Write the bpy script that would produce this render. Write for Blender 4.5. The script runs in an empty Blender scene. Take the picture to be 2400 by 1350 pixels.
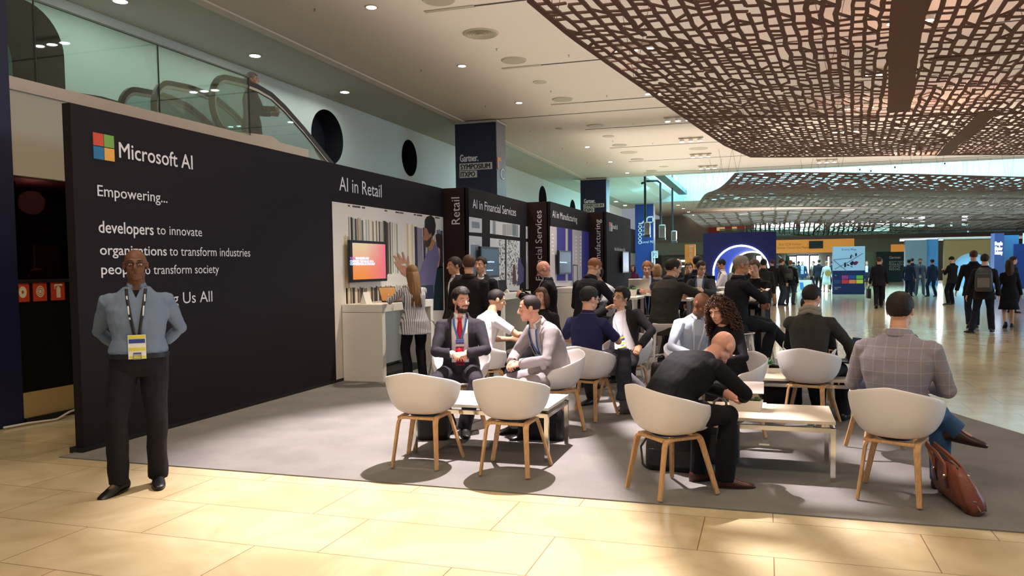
import bpy, bmesh, math, random
from math import sin, cos, pi, radians, sqrt
from mathutils import Vector, Matrix, noise
from mathutils.bvhtree import BVHTree
random.seed(7)
SC = bpy.context.scene
COL = SC.collection
V = Vector

# ------------------------------------------------------------------ camera
FOC, PCX, PCY = 1816.67, 1232.54, 712.41        # pixels, in a 2400 x 1350 frame
PIT, ROL, YAW, EYE = -0.0485044, -0.0129341, -0.3017313, 1.61
_f = V((sin(YAW)*cos(PIT), cos(YAW)*cos(PIT), sin(PIT)))
_r = V((cos(YAW), -sin(YAW), 0)); _u = _r.cross(_f)
CR = _r*cos(ROL) + _u*sin(ROL); CU = -_r*sin(ROL) + _u*cos(ROL); CF = _f
cd = bpy.data.cameras.new('camera'); cam = bpy.data.objects.new('camera', cd); COL.objects.link(cam)
cd.sensor_width = 36; cd.lens = FOC/2400*36
cd.shift_x = (1200-PCX)/2400; cd.shift_y = (PCY-675)/2400
cd.clip_start = .05; cd.clip_end = 300
cam.matrix_world = Matrix(((CR.x, CU.x, -CF.x, 0), (CR.y, CU.y, -CF.y, 0), (CR.z, CU.z, -CF.z, EYE), (0, 0, 0, 1)))
SC.camera = cam
def ray(x, y): return CF + CR*((x-PCX)/FOC) - CU*((y-PCY)/FOC)
def atZ(x, y, z=0.): d = ray(x, y); return V((0, 0, EYE)) + d*((z-EYE)/d.z)
def atX(x, y, X): d = ray(x, y); return V((0, 0, EYE)) + d*(X/d.x)
def atY(x, y, Y): d = ray(x, y); return V((0, 0, EYE)) + d*(Y/d.y)

# ------------------------------------------------------------------ world, light, exposure
SC.view_settings.view_transform = 'Standard'; SC.view_settings.look = 'None'
SC.view_settings.gamma = 1; SC.view_settings.use_curve_mapping = False
SC.view_settings.exposure = 0.25
w = bpy.data.worlds.new('world'); SC.world = w; w.use_nodes = True
bg = w.node_tree.nodes['Background']; bg.inputs[0].default_value = (.80, .86, 1, 1); bg.inputs[1].default_value = .26
def lamp(name, kind, loc, power, color=(1, 1, 1), size=.3, aim=None, angle=None, blend=.3, size_y=None):
    d = bpy.data.lights.new(name, kind); o = bpy.data.objects.new(name, d); COL.objects.link(o)
    d.energy = power; d.color = color; o.location = loc
    if kind == 'AREA':
        d.size = size
        if size_y: d.shape = 'RECTANGLE'; d.size_y = size_y
    elif kind != 'SUN': d.shadow_soft_size = size
    if angle: d.spot_size = radians(angle); d.spot_blend = blend
    if aim is not None: o.rotation_euler = (V(aim)-V(loc)).to_track_quat('-Z', 'Y').to_euler()
    return o
WARM = (1, .82, .62); PINK = (1, .87, .88); CYAN = (.25, .80, 1.0)
# recessed downlights along the aisle beside the booth
for y in (3.6, 7.7): lamp('downlight_beam', 'SPOT', (-5.3, y, 5.9), 110, WARM, .12, (-5.0, y, 0), 110, .8)
for y in (15.8, 19.8, 28.0): lamp('downlight_beam', 'SPOT', (-6.29, y, 5.9), 230, WARM, .12, (-6.29, y, 0), 120, .8)
# spotlight clusters on the ceiling tracks
lamp('track_beam', 'SPOT', (-2.35, 7.55, 5.75), 4000, PINK, .035, (-2.0, 6.5, 0), 62, .45)
lamp('track_beam', 'SPOT', (-2.5, 11.3, 5.75), 800, (1, .88, .76), .1, (-2.4, 10.4, 0), 96, .6)
lamp('track_beam', 'SPOT', (2.2, 8.6, 5.75), 330, (1, .85, .70), .2, (1.2, 7.4, 0), 100, .8)
lamp('track_beam', 'SPOT', (2.4, 15.3, 5.75), 1100, (1, .90, .78), .2, (2.4, 15, 0), 120, .7)
lamp('track_beam', 'SPOT', (-2.5, 17.5, 5.75), 600, (1, .88, .74), .2, (-2.4, 16.5, 0), 110, .7)
lamp('track_beam', 'SPOT', (4.4, 24, 5.75), 1600, (1, .92, .82), .2, (4.4, 23, 0), 120, .7)
# warm hall lighting over the near walkway, and added upward fills that brighten the ceiling
lamp('hall_light', 'AREA', (-1.8, 2.2, 5.9), 165, (1, .81, .58), 5.0, (-1.8, 2.9, 0), size_y=.8)
lamp('hall_light', 'AREA', (3.6, 2.2, 5.9), 75, (1, .84, .68), 3, (3.2, 3.2, 0), size_y=.8)
lamp('ceiling_fill', 'AREA', (-2.5, 13, 4.9), 230, (1, .91, .82), 7, (-2.5, 13, 9), size_y=20)
lamp('ceiling_fill', 'AREA', (6, 15, 4.9), 230, (1, .91, .82), 9, (6, 15, 9), size_y=20)
lamp('ceiling_fill', 'AREA', (-1, 31, 4.9), 330, (1, .91, .84), 10, (-1, 31, 9), size_y=12)
lamp('ceiling_fill', 'AREA', (8, 31, 4.9), 300, (1, .92, .86), 8, (8, 31, 9), size_y=12)
lamp('hall_light', 'AREA', (3, 66, 5.6), 2200, (1, .86, .66), 14, (3, 62, 0), size_y=8)
# daylight: windows on the right-hand side and the blue-lit roof opening
lamp('daylight', 'AREA', (24, 15, 4.2), 1500, (.50, .78, 1), 16, (0, 10, 1.2), size_y=4)
lamp('daylight', 'AREA', (5, 46.5, 6.6), 7500, CYAN, 24, (5, 46.5, 12), size_y=14)
lamp('daylight', 'AREA', (5, 46.5, 8.2), 4200, (.70, .92, 1), 24, (5, 46.5, 0), size_y=13)
lamp('daylight', 'AREA', (-7.5, 46, 7.2), 320, CYAN, 1.6, (-10, 46, 5.2), size_y=14)
lamp('daylight', 'AREA', (8, 71.5, 3.0), 3200, (.8, .92, 1), 22, (6, 40, 0), size_y=3.5)
lamp('gallery_light', 'AREA', (-9.8, 12, 5.8), 85, (.84, .95, .90), 1.2, (-9.8, 12, 0), size_y=12)
lamp('office_fill', 'POINT', (-8.9, 7.6, 2.5), 14, (1, .78, .68), .15)  # added point fill lifting the dark office interior, beside the strip light
lamp('gallery_light', 'AREA', (-9.8, 28, 5.8), 230, (.58, .88, 1), 1.2, (-10.4, 28, 3), size_y=14)

# ------------------------------------------------------------------ materials
def lin(c):
    if isinstance(c, str): c = [int(c[i:i+2], 16)/255 for i in (0, 2, 4)]
    return tuple(x/12.92 if x <= .04045 else ((x+.055)/1.055)**2.4 for x in c) + (1,)
_mc = {}
def mat(col, rough=.6, metal=0., emit=0., bump=0., bscale=40., var=0., vscale=6., spec=.5, name=None, coat=0.):
    """plain procedural material: base colour with noise variation and noise bump"""
    key = (col, rough, metal, emit, bump, bscale, var, vscale, spec, coat)
    if key in _mc: return _mc[key]
    m = bpy.data.materials.new(name or 'mat'); m.use_nodes = True
    nt = m.node_tree; b = nt.nodes['Principled BSDF']
    b.inputs['Base Color'].default_value = lin(col); b.inputs['Roughness'].default_value = rough
    b.inputs['Metallic'].default_value = metal; b.inputs['Specular IOR Level'].default_value = spec
    b.inputs['Coat Weight'].default_value = coat
    if emit:
        b.inputs['Emission Color'].default_value = lin(col); b.inputs['Emission Strength'].default_value = emit
    if bump or var:
        tc = nt.nodes.new('ShaderNodeTexCoord')
        if bump:
            n = nt.nodes.new('ShaderNodeTexNoise'); n.inputs['Scale'].default_value = bscale; n.inputs['Detail'].default_value = 4
            nt.links.new(tc.outputs['Object'], n.inputs['Vector'])
            bp = nt.nodes.new('ShaderNodeBump'); bp.inputs['Strength'].default_value = bump; bp.inputs['Distance'].default_value = .02
            nt.links.new(n.outputs['Fac'], bp.inputs['Height']); nt.links.new(bp.outputs['Normal'], b.inputs['Normal'])
        if var:
            n = nt.nodes.new('ShaderNodeTexNoise'); n.inputs['Scale'].default_value = vscale; n.inputs['Detail'].default_value = 5
            nt.links.new(tc.outputs['Object'], n.inputs['Vector'])
            mr = nt.nodes.new('ShaderNodeMapRange'); mr.inputs[3].default_value = 1-var; mr.inputs[4].default_value = 1+var
            nt.links.new(n.outputs['Fac'], mr.inputs[0])
            mx = nt.nodes.new('ShaderNodeMix'); mx.data_type = 'RGBA'; mx.blend_type = 'MULTIPLY'; mx.inputs[0].default_value = 1
            mx.inputs[6].default_value = lin(col); nt.links.new(mr.outputs[0], mx.inputs[7]); nt.links.new(mx.outputs[2], b.inputs['Base Color'])
    _mc[key] = m; return m
def nodes(name):
    m = bpy.data.materials.new(name); m.use_nodes = True; nt = m.node_tree
    return m, nt, nt.nodes['Principled BSDF'], (lambda t: nt.nodes.new('ShaderNode'+t)), nt.links.new
def ramp(N, *stops):
    r = N('ValToRGB'); e = r.color_ramp.elements
    while len(e) < len(stops): e.new(.5)
    for i, (p, c) in enumerate(stops): e[i].position = p; e[i].color = lin(c)
    return r
def stripes(name, axis, period, duty, c1, c2, rough=.8):
    m, nt, b, N, L = nodes(name); tc = N('TexCoord'); s = N('SeparateXYZ'); L(tc.outputs['Object'], s.inputs[0])
    d = N('Math'); d.operation = 'MULTIPLY'; d.inputs[1].default_value = 1/period; L(s.outputs[axis], d.inputs[0])
    fr = N('Math'); fr.operation = 'FRACT'; L(d.outputs[0], fr.inputs[0])
    lt = N('Math'); lt.operation = 'LESS_THAN'; lt.inputs[1].default_value = duty; L(fr.outputs[0], lt.inputs[0])
    mx = N('Mix'); mx.data_type = 'RGBA'; mx.inputs[6].default_value = lin(c1); mx.inputs[7].default_value = lin(c2)
    L(lt.outputs[0], mx.inputs[0]); L(mx.outputs[2], b.inputs['Base Color']); b.inputs['Roughness'].default_value = rough
    return m
def glass(name, tint, mixf=.12, rough=.02):
    m = bpy.data.materials.new(name); m.use_nodes = True; nt = m.node_tree; nt.nodes.clear()
    o = nt.nodes.new('ShaderNodeOutputMaterial'); t = nt.nodes.new('ShaderNodeBsdfTransparent'); g = nt.nodes.new('ShaderNodeBsdfGlossy')
    x = nt.nodes.new('ShaderNodeMixShader'); lw = nt.nodes.new('ShaderNodeLayerWeight'); lw.inputs[0].default_value = .25
    mm = nt.nodes.new('ShaderNodeMath'); mm.operation = 'MULTIPLY_ADD'; mm.inputs[1].default_value = .28; mm.inputs[2].default_value = mixf
    t.inputs[0].default_value = lin(tint); g.inputs['Roughness'].default_value = rough
    nt.links.new(lw.outputs['Fresnel'], mm.inputs[0]); nt.links.new(mm.outputs[0], x.inputs[0])
    nt.links.new(t.outputs[0], x.inputs[1]); nt.links.new(g.outputs[0], x.inputs[2]); nt.links.new(x.outputs[0], o.inputs[0])
    return m
# floor: polished beige stone in 1.24 x 0.60 m tiles
def floor_mat():
    m, nt, b, N, L = nodes('stone_tiles'); tc = N('TexCoord')
    mp = N('Mapping'); mp.inputs['Location'].default_value = (1.2, -5.587, 0); L(tc.outputs['Object'], mp.inputs[0])
    br = N('TexBrick'); br.offset = .333; br.offset_frequency = 2; br.inputs['Scale'].default_value = 1
    br.inputs['Brick Width'].default_value = 1.24; br.inputs['Row Height'].default_value = .602
    br.inputs['Mortar Size'].default_value = .0035; br.inputs['Mortar Smooth'].default_value = .3; br.inputs['Bias'].default_value = -.2
    br.inputs['Color1'].default_value = lin('dccca8'); br.inputs['Color2'].default_value = lin('d4c39e'); br.inputs['Mortar'].default_value = lin('8f7a58')
    L(mp.outputs[0], br.inputs[0])
    n = N('TexNoise'); n.inputs['Scale'].default_value = 1.6; n.inputs['Detail'].default_value = 8; n.inputs['Distortion'].default_value = 1.2
    L(tc.outputs['Object'], n.inputs['Vector']); r = ramp(N, (.3, 'd8d0c0'), (.7, 'ffffff')); L(n.outputs['Fac'], r.inputs[0])
    mx = N('Mix'); mx.data_type = 'RGBA'; mx.blend_type = 'MULTIPLY'; mx.inputs[0].default_value = .8
    L(br.outputs[0], mx.inputs[6]); L(r.outputs[0], mx.inputs[7]); L(mx.outputs[2], b.inputs['Base Color'])
    b.inputs['Roughness'].default_value = .13; b.inputs['Specular IOR Level'].default_value = .55
    return m
def carpet_mat():
    m, nt, b, N, L = nodes('carpet'); tc = N('TexCoord')
    n = N('TexNoise'); n.inputs['Scale'].default_value = 2.2; n.inputs['Detail'].default_value = 8; L(tc.outputs['Object'], n.inputs['Vector'])
    n2 = N('TexNoise'); n2.inputs['Scale'].default_value = 420; n2.inputs['Detail'].default_value = 2; L(tc.outputs['Object'], n2.inputs['Vector'])
    r = ramp(N, (.3, '85827f'), (.7, '96938f')); L(n.outputs['Fac'], r.inputs[0])
    r2 = ramp(N, (.25, 'b8b8b8'), (.75, 'ffffff')); L(n2.outputs['Fac'], r2.inputs[0])
    mx = N('Mix'); mx.data_type = 'RGBA'; mx.blend_type = 'MULTIPLY'; mx.inputs[0].default_value = 1
    L(r.outputs[0], mx.inputs[6]); L(r2.outputs[0], mx.inputs[7]); L(mx.outputs[2], b.inputs['Base Color'])
    bp = N('Bump'); bp.inputs['Strength'].default_value = .4; bp.inputs['Distance'].default_value = .004
    L(n2.outputs['Fac'], bp.inputs['Height']); L(bp.outputs[0], b.inputs['Normal']); b.inputs['Roughness'].default_value = .95; b.inputs['Specular IOR Level'].default_value = .15
    return m
def oak_mat():
    m, nt, b, N, L = nodes('oak'); tc = N('TexCoord'); mp = N('Mapping'); mp.inputs['Scale'].default_value = (18, 18, 2.5); L(tc.outputs['Object'], mp.inputs[0])
    n = N('TexNoise'); n.inputs['Scale'].default_value = 4; n.inputs['Detail'].default_value = 6; L(mp.outputs[0], n.inputs['Vector'])
    r = ramp(N, (.3, 'b98a5a'), (.7, 'd3aa78')); L(n.outputs['Fac'], r.inputs[0]); L(r.outputs[0], b.inputs['Base Color']); b.inputs['Roughness'].default_value = .45
    return m
FLOOR, CARPET, OAK = floor_mat(), carpet_mat(), oak_mat()
SHELL = mat('e9e4e2', .38, name='white_shell'); WHITE = mat('e8e4da', .45, name='white_laminate'); CHROME = mat('d8d4cc', .12, 1., name='chrome')
STEEL = mat('b9b2a4', .28, 1., bump=.03, bscale=60, name='brushed_steel'); DARK = mat('191219', .75, spec=.25, var=.06, vscale=2, name='booth_print')
DARK2 = mat('2c1b1d', .75, spec=.25, var=.06, vscale=2, name='booth_fin'); NAVY = mat('13153a', .5, name='navy_cladding'); BLACK = mat('0b0b0c', .5, name='black')
LETTER = mat('e6e4e8', .5, name='white_vinyl'); SIGNW = mat('d9d6d2', .5, name='sign_white')
CEIL = mat('d8cabb', .85, var=.03, vscale=.5, name='ceiling_paint'); PLASTER = mat('b9b4a4', .8, var=.03, vscale=1, name='plaster')
GAL = mat('cfd6d0', .75, name='gallery_paint'); SLOT = mat('3b342c', .7, name='slot_dark'); VENT = mat('a89a84', .5, name='vent_paint')
LAMP = mat('fff3e2', .5, emit=22, name='lamp_disc'); LAMPC = mat('fff6ff', .5, emit=40, name='spot_disc')
GLASS = glass('balustrade_glass', 'e2f0e9', .03); GLASSC = glass('clear_glass', 'd2dedd', .04)

# ------------------------------------------------------------------ mesh builder
class MB:
    def __init__(s): s.v = []; s.f = []; s.m = []; s.k = 0
    def mi(s, k): s.k = k; return s
    def add(s, vs, fs):
        o = len(s.v); s.v += [tuple(p) for p in vs]
        for f in fs: s.f.append(tuple(i+o for i in f)); s.m.append(s.k)
        return s
    def box(s, a, b):
        (x0, y0, z0), (x1, y1, z1) = a, b
        return s.add([(x0,y0,z0),(x1,y0,z0),(x1,y1,z0),(x0,y1,z0),(x0,y0,z1),(x1,y0,z1),(x1,y1,z1),(x0,y1,z1)],
                     [(3,2,1,0),(4,5,6,7),(0,1,5,4),(1,2,6,5),(2,3,7,6),(3,0,4,7)])
    def obox(s, c, size, M=None):
        a, b, d = size[0]/2, size[1]/2, size[2]/2; M = M or Matrix.Identity(3); c = V(c)
        pts = [c + M @ V((x*a, y*b, z*d)) for z in (-1, 1) for y in (-1, 1) for x in (-1, 1)]
        return s.add(pts, [(2,3,1,0),(4,5,7,6),(0,1,5,4),(1,3,7,5),(3,2,6,7),(2,0,4,6)])
    def poly(s, pts): return s.add(pts, [tuple(range(len(pts)))])
    def prism(s, pts, d):
        n = len(pts); d = V(d); p2 = [V(p)+d for p in pts]
        return s.add(list(pts)+p2, [tuple(range(n-1, -1, -1)), tuple(range(n, 2*n))] + [(i, (i+1) % n, n+(i+1) % n, n+i) for i in range(n)])
    def loft(s, rings, cap=True, close=False):
        n = len(rings[0]); o = [p for r in rings for p in r]; fs = []
        R = len(rings)
        for i in range(R-1 + (1 if close else 0)):
            a, b = i*n, ((i+1) % R)*n
            for j in range(n): k = (j+1) % n; fs.append((a+j, a+k, b+k, b+j))
        if cap and not close: fs += [tuple(range(n-1, -1, -1)), tuple(range((R-1)*n, R*n))]
        return s.add(o, fs)
    def tube(s, path, rad, n=10, flat=None, up=None, cap=True, close=False):
        """tube along a path; rad number or list; flat=(a,b) gives an a x b rectangular ribbon with `up` as its b direction"""
        P = [V(p) for p in path]; m = len(P); rs = rad if isinstance(rad, (list, tuple)) else [rad]*m; rings = []; prev = None
        for i in range(m):
            if close: t = (P[(i+1) % m]-P[i-1]).normalized()
            else: t = (P[min(i+1, m-1)]-P[max(i-1, 0)]).normalized()
            if up is not None: a = t.cross(V(up))
            elif prev is None: a = t.cross(V((0, 0, 1)) if abs(t.z) < .9 else V((0, 1, 0)))
            else: a = prev - t*prev.dot(t)
            if a.length < 1e-6: a = t.orthogonal()
            a.normalize(); prev = a; b = a.cross(t)
            if flat: w, h = flat[0]/2*rs[i], flat[1]/2*rs[i]; rings.append([P[i]+a*x*w+b*y*h for x, y in ((-1,-1),(1,-1),(1,1),(-1,1))])
            else: rings.append([P[i]+(a*cos(2*pi*k/n)+b*sin(2*pi*k/n))*rs[i] for k in range(n)])
        return s.loft(rings, cap, close)
    def capsule(s, a, b, ra, rb=None, n=10):
        a, b = V(a), V(b); rb = rb or ra; d = b-a; L = d.length; d = d/L if L > 1e-6 else V((0, 0, 1)); P = []; R = []
        for q in (-.97, -.8, -.45, 0): P.append(a+d*ra*q); R.append(ra*sqrt(1-q*q))
        for q in (0, .45, .8, .97): P.append(b+d*rb*q); R.append(rb*sqrt(1-q*q))
        return s.tube(P, R, n)
    def ell(s, c, r, M=None, n=14, m=9):
        c = V(c); M = M or Matrix.Identity(3); r = (r, r, r) if not isinstance(r, (tuple, list)) else r; rings = []
        for i in range(m):
            ph = -pi/2 + pi*(i+.02)/(m-1+.04)
            rings.append([c + M @ V((r[0]*cos(ph)*cos(2*pi*k/n), r[1]*cos(ph)*sin(2*pi*k/n), r[2]*sin(ph))) for k in range(n)])
        return s.loft(rings)
    def lathe(s, prof, c=(0, 0, 0), n=20, cap=True):
        c = V(c); return s.loft([[c+V((r*cos(2*pi*k/n), r*sin(2*pi*k/n), z)) for k in range(n)] for r, z in prof], cap)
    def disc(s, c, r, nrm=(0, 0, 1), n=24, th=.01):
        nrm = V(nrm).normalized(); a = nrm.orthogonal().normalized(); b = nrm.cross(a); c = V(c)
        rs = r if isinstance(r, tuple) else (r, r)
        return s.prism([c+a*rs[0]*cos(2*pi*k/n)+b*rs[1]*sin(2*pi*k/n) for k in range(n)], nrm*th)
    def mesh(s, name='m'):
        me = bpy.data.meshes.new(name); me.from_pydata(s.v, [], s.f); return me
    def build(s, name, mats, parent=None, smooth=False, bevel=0, loc=None):
        me = s.mesh(name); return link(name, me, mats, parent, smooth, bevel, loc, s.m)
def link(name, me, mats, parent=None, smooth=False, bevel=0, loc=None, mi=None):
    o = bpy.data.objects.new(name, me); COL.objects.link(o)
    for m in (mats if isinstance(mats, (list, tuple)) else [mats]): me.materials.append(m)
    if mi and len(me.materials) > 1: me.polygons.foreach_set('material_index', mi)
    if smooth: me.polygons.foreach_set('use_smooth', [True]*len(me.polygons))
    if parent: o.parent = parent
    if loc is not None: o.location = loc
    if bevel:
        b = o.modifiers.new('bevel', 'BEVEL'); b.width = bevel; b.segments = 2; b.limit_method = 'ANGLE'
    return o
def tag(o, label=None, cat=None, group=None, kind=None):
    if label: o['label'] = label
    if cat: o['category'] = cat
    if group: o['group'] = group
    if kind: o['kind'] = kind
    return o
def thing(name, label, cat, loc=(0, 0, 0), rz=0, group=None):
    o = bpy.data.objects.new(name, None); COL.objects.link(o); o.empty_display_size = .1
    o.location = loc; o.rotation_euler = (0, 0, rz); return tag(o, label, cat, group)
def kids(o): return KIDS.get(o.name, None) or [c for c in bpy.data.objects if c.parent == o]
KIDS = {}
def copy_tree(o, parent=None):
    c = o.copy(); COL.objects.link(c)
    if parent: c.parent = parent
    for ch in [q for q in bpy.data.objects if q.parent == o]: copy_tree(ch, c)
    return c
def struct(o): o['kind'] = 'structure'; return o

TS = bpy.data.scenes.new('workshop'); TVL = TS.view_layers[0]      # a scratch scene for evaluating modifiers and text, removed at the end
def evaluated(o):
    TS.collection.objects.link(o); TVL.update(); me = bpy.data.meshes.new_from_object(o.evaluated_get(TVL.depsgraph)); d = o.data; bpy.data.objects.remove(o)
    (bpy.data.curves if isinstance(d, bpy.types.Curve) else bpy.data.meshes).remove(d); return me
# text: built-in font turned into a mesh; origin at the left end of the baseline, x = reading direction, z = up
def text_mesh(s, cap, width=None, bold=0., depth=.002, spacing=1.):
    c = bpy.data.curves.new('t', 'FONT'); c.body = s; c.size = 1; c.offset = 0; c.space_character = spacing; c.resolution_u = 3; c.fill_mode = 'FRONT' if depth == 0 else 'BOTH'
    c.extrude = 0; me = evaluated(bpy.data.objects.new('t', c))
    xs = [v.co.x for v in me.vertices] or [0, 1]; sc = cap/.69; sx = sc if not width else width/max(1e-4, max(xs)-min(xs)); x0 = min(xs)
    P = [V(((v.co.x-x0)*sx, 0, v.co.y*sc)) for v in me.vertices]; F = [tuple(p.vertices) for p in me.polygons]; b = bold*sc*1.1; b = b if b > 0 else 0
    out = MB()
    for k, (dx, dz) in enumerate([(0, 0), (b, 0), (-b, 0), (0, b*.6), (0, -b*.6)] if b else [(0, 0)]): out.add([p+V((dx, -.0007*k, dz)) for p in P], F)
    bpy.data.meshes.remove(me); return out.mesh('lettering')
def put_text(s, cap, width, p, xdir, updir, m, parent, name='lettering', bold=0., spacing=1., off=.003):
    me = text_mesh(s, cap, width, bold, 0, spacing); xd, ud = V(xdir).normalized(), V(updir).normalized(); n = xd.cross(ud)
    po = V(parent.location) if parent else V((0, 0, 0)); p = V(p)-po
    for v in me.vertices: c = v.co.copy(); v.co = p + xd*c.x + ud*c.z + n*(off-c.y)
    return link(name, me, m, parent)
# ================================================================== the hall
ZC = 5.954                                        # main ceiling
struct(MB().poly([(-12, -4, 0), (30, -4, 0), (30, 85, 0), (-12, 85, 0)]).build('floor', FLOOR))
cp = MB().prism([(-5.88, 5.16, .001), (3.45, 5.16, .001), (1.98, 8.8, .001), (1.02, 11.38, .001), (-.35, 14.9, .001), (-.6, 25.6, .001), (-5.88, 25.6, .001)], (0, 0, .008))
tag(cp.build('carpet', CARPET), 'grey exhibition carpet laid over the beige stone floor', 'carpet')
struct(MB().box((-8.83, -4, ZC), (30, 38.4, ZC+.3)).box((-8.83, -4, ZC-.03), (-8.62, 38.4, ZC)).build('ceiling', CEIL))
struct(MB().box((-12, -4, ZC+.02), (-8.83, 60, ZC+.3)).build('ceiling_gallery', mat('b8b4a6', .85, var=.03, vscale=.6)))
struct(MB().box((-9.2, 54.5, ZC-.02), (30, 85, ZC+.25)).build('ceiling_far', CEIL))
CW = mat('cfe6ea', .8, name='roof_white')
rm = MB().box((-9, 38.4, 8.9), (30, 54.5, 9.1)).box((-9, 54.4, ZC), (30, 54.5, 9)).box((-9, 38.4, ZC+.3), (30, 38.5, 9))
for i in range(12): rm.box((-6+i*2.6, 38.4, 8.3), (-5.8+i*2.6, 54.5, 8.9))
for j in range(5): rm.box((-7.5, 40.5+j*3, 7.9), (30, 40.75+j*3, 8.25))
for i in range(26):
    x, y, z = random.uniform(-3, 18), random.uniform(41, 53), random.uniform(6.9, 7.8); rm.box((x, y, z), (x+random.uniform(.2, 2), y+.12, z+.1)).box((x, y, z), (x+.08, y+.08, 8.2))
struct(rm.build('ceiling_roof_opening', CW))
# curved white soffit at the left edge of the roof opening
sf = MB(); pr = [(-9.4, 5.95), (-7.6, 5.96), (-6.9, 6.08), (-6.3, 6.4), (-5.95, 6.9), (-5.8, 7.5)]
sf.loft([[V((x, y, z)) for x, z in pr] + [V((-9.4, y, 7.5))] for y in (38.4, 54.5)]); struct(sf.build('trim_soffit', GAL, smooth=False))
struct(MB().box((-5.75, 38.6, 6.35), (-5.2, 54, 6.6)).build('trim_duct', mat('5d6a6c', .5)))
# gallery wall with the round openings
def holed_wall(X, y0, y1, z0, z1, holes, m, name):
    bm = bmesh.new(); loops = [[(y0, z0), (y1, z0), (y1, z1), (y0, z1)]] + holes; ed = []
    for lp in loops:
        vs = [bm.verts.new((X, y, z)) for y, z in lp]; ed += [bm.edges.new((vs[i], vs[(i+1) % len(vs)])) for i in range(len(vs))]
    bmesh.ops.triangle_fill(bm, use_beauty=True, use_dissolve=False, edges=ed); me = bpy.data.meshes.new(name); bm.to_mesh(me); bm.free()
    return struct(link(name, me, m))
def circ(y, z, ry, rz, n=40): return [(y+ry*cos(2*pi*k/n), z+rz*sin(2*pi*k/n)) for k in range(n)]
XG = -10.77
arch = [(7.2, 3.61), (9.86, 3.61), (9.86, 4.9)] + [(9.16+.7*cos(a), 5.05+.7*sin(a)) for a in [radians(q) for q in range(0, 91, 10)]] + [(7.9+.7*cos(a), 5.05+.7*sin(a)) for a in [radians(q) for q in range(90, 181, 10)]]
H_ = [arch, circ(17.68, 4.98, .76, .70), circ(22.46, 5.07, .55, .57), circ(37.7, 4.92, .72, .72), circ(44.0, 4.72, .72, .72)]
holed_wall(XG, -4, 60, 3.6, ZC+.02, H_, GAL, 'wall_gallery')
TEAL = mat('6f9c98', .6); NICHE = mat('1b1a22', .6)
for i, h in enumerate(H_):
    nb = MB(); n = len(h); d = 1.1 if i == 0 else .55
    nb.loft([[V((XG, y, z)) for y, z in h], [V((XG-d, y, z)) for y, z in h]], cap=False); nb.mi(1).poly([(XG-d, y, z) for y, z in h])
    struct(nb.build('window_%d' % (i+1), [mat('3a332f', .6) if i == 0 else NICHE, TEAL if i == 0 else NICHE]))
struct(MB().box((-10.95, -4, 0), (-10.8, 85, 3.6)).build('wall_left', PLASTER))
# pillars
def pillar(y, front, side, label, group=None):
    t = thing('pillar', label, 'pillar', (-8.25, y, 0), 0, group)
    MB().box((-.655, 0, 0), (.64, .82, ZC-.02)).build('core', side, t)
    MB().box((-.66, -.03, 0), (.62, -.002, ZC-.09)).build('front_panel', front, t)
    MB().box((-.70, -.05, ZC-.09), (.68, .86, ZC-.03)).build('collar', mat('a9a498', .6), t); return t
GREY = mat('6d6872', .45, name='grey_cladding')
t0 = pillar(5.30, NAVY, NAVY, 'dark navy pillar at the left edge, beside the fire signs'); MB().box((.64, -.03, 0), (.715, .915, ZC-.02)).box((-.6, .82, 0), (.64, .915, ZC-.02)).build('side_panel', NAVY, t0)
t1 = pillar(21.75, NAVY, GREY, 'navy pillar with white event lettering, the nearest one behind the booth')
t2 = pillar(38.08, NAVY, mat('20243c', .3), 'navy pillar with white event lettering, standing behind the manufacturing panel')
t3 = pillar(54.9, mat('1d3a86', .5, name='blue_cladding'), mat('8a93a6', .3), 'bright blue pillar with a white diagram of the levels')
t4 = pillar(73.0, NAVY, GREY, 'navy pillar with white lettering, farthest of the row')
def plaque(t, x0, x1, z0, z1, y, m, nm='sign_box'): l = t.location; MB().box((x0-l.x, y-l.y-.012, z0), (x1-l.x, y-l.y, z1)).build(nm, m, t)
def event_sign(t, y, k):
    a = [atY(px, py, y) for px, py in k]                 # Gartner left/baseline, right; box1 corners; box2 corners
    l = t.location
    put_text('Gartner.', (a[1]-a[0]).z if False else .16*(a[5]-a[2]).x/.80, (a[1]-a[0]).x, (a[0].x, y, a[0].z), (1, 0, 0), (0, 0, 1), LETTER, t, bold=.025, off=.004)
    plaque(t, a[2].x, a[5].x, a[3].z, a[2].z, y, SIGNW); plaque(t, a[2].x, a[6].x, a[7].z, a[3].z-.02, y, SIGNW)
    h = (a[2].z-a[3].z); w = a[5].x-a[2].x
    put_text('SYMPOSIUM', h*.72, w*.90, (a[2].x+w*.04, y-.013, a[3].z+h*.14), (1, 0, 0), (0, 0, 1), BLACK, t, bold=.03)
    h2 = a[3].z-.02-a[7].z; w2 = a[6].x-a[2].x
    put_text('ITXPO', h2*.72, w2*.82, (a[2].x+w2*.07, y-.013, a[7].z+h2*.14), (1, 0, 0), (0, 0, 1), BLACK, t, bold=.03)
event_sign(t1, 21.72, [(1078.5, 379.5), (1121, 378), (1077, 384), (1077.5, 400), (1077, 400), (1153.5, 381), (1118, 400), (1077, 417.5)])
event_sign(t2, 38.05, [(1369, 476.5), (1395, 475.5), (1367.5, 478.5), (1367.5, 487), (1367, 487), (1416, 477), (1393, 488), (1367.5, 498)])
event_sign(t4, 72.97, [(1564.5, 541), (1581, 540), (1564, 542), (1564, 548), (1564, 548), (1592, 541.5), (1579, 548), (1564, 553.5)])
ORANGE = mat('e8963c', .5)
def side_poly(t, pts, m, nm): 
    q = [atX(px, py, -7.605) for px, py in pts]; MB().prism([p-V(t.location)+V((.003, 0, 0)) for p in q], (.006, 0, 0)).build(nm, m, t)
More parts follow.
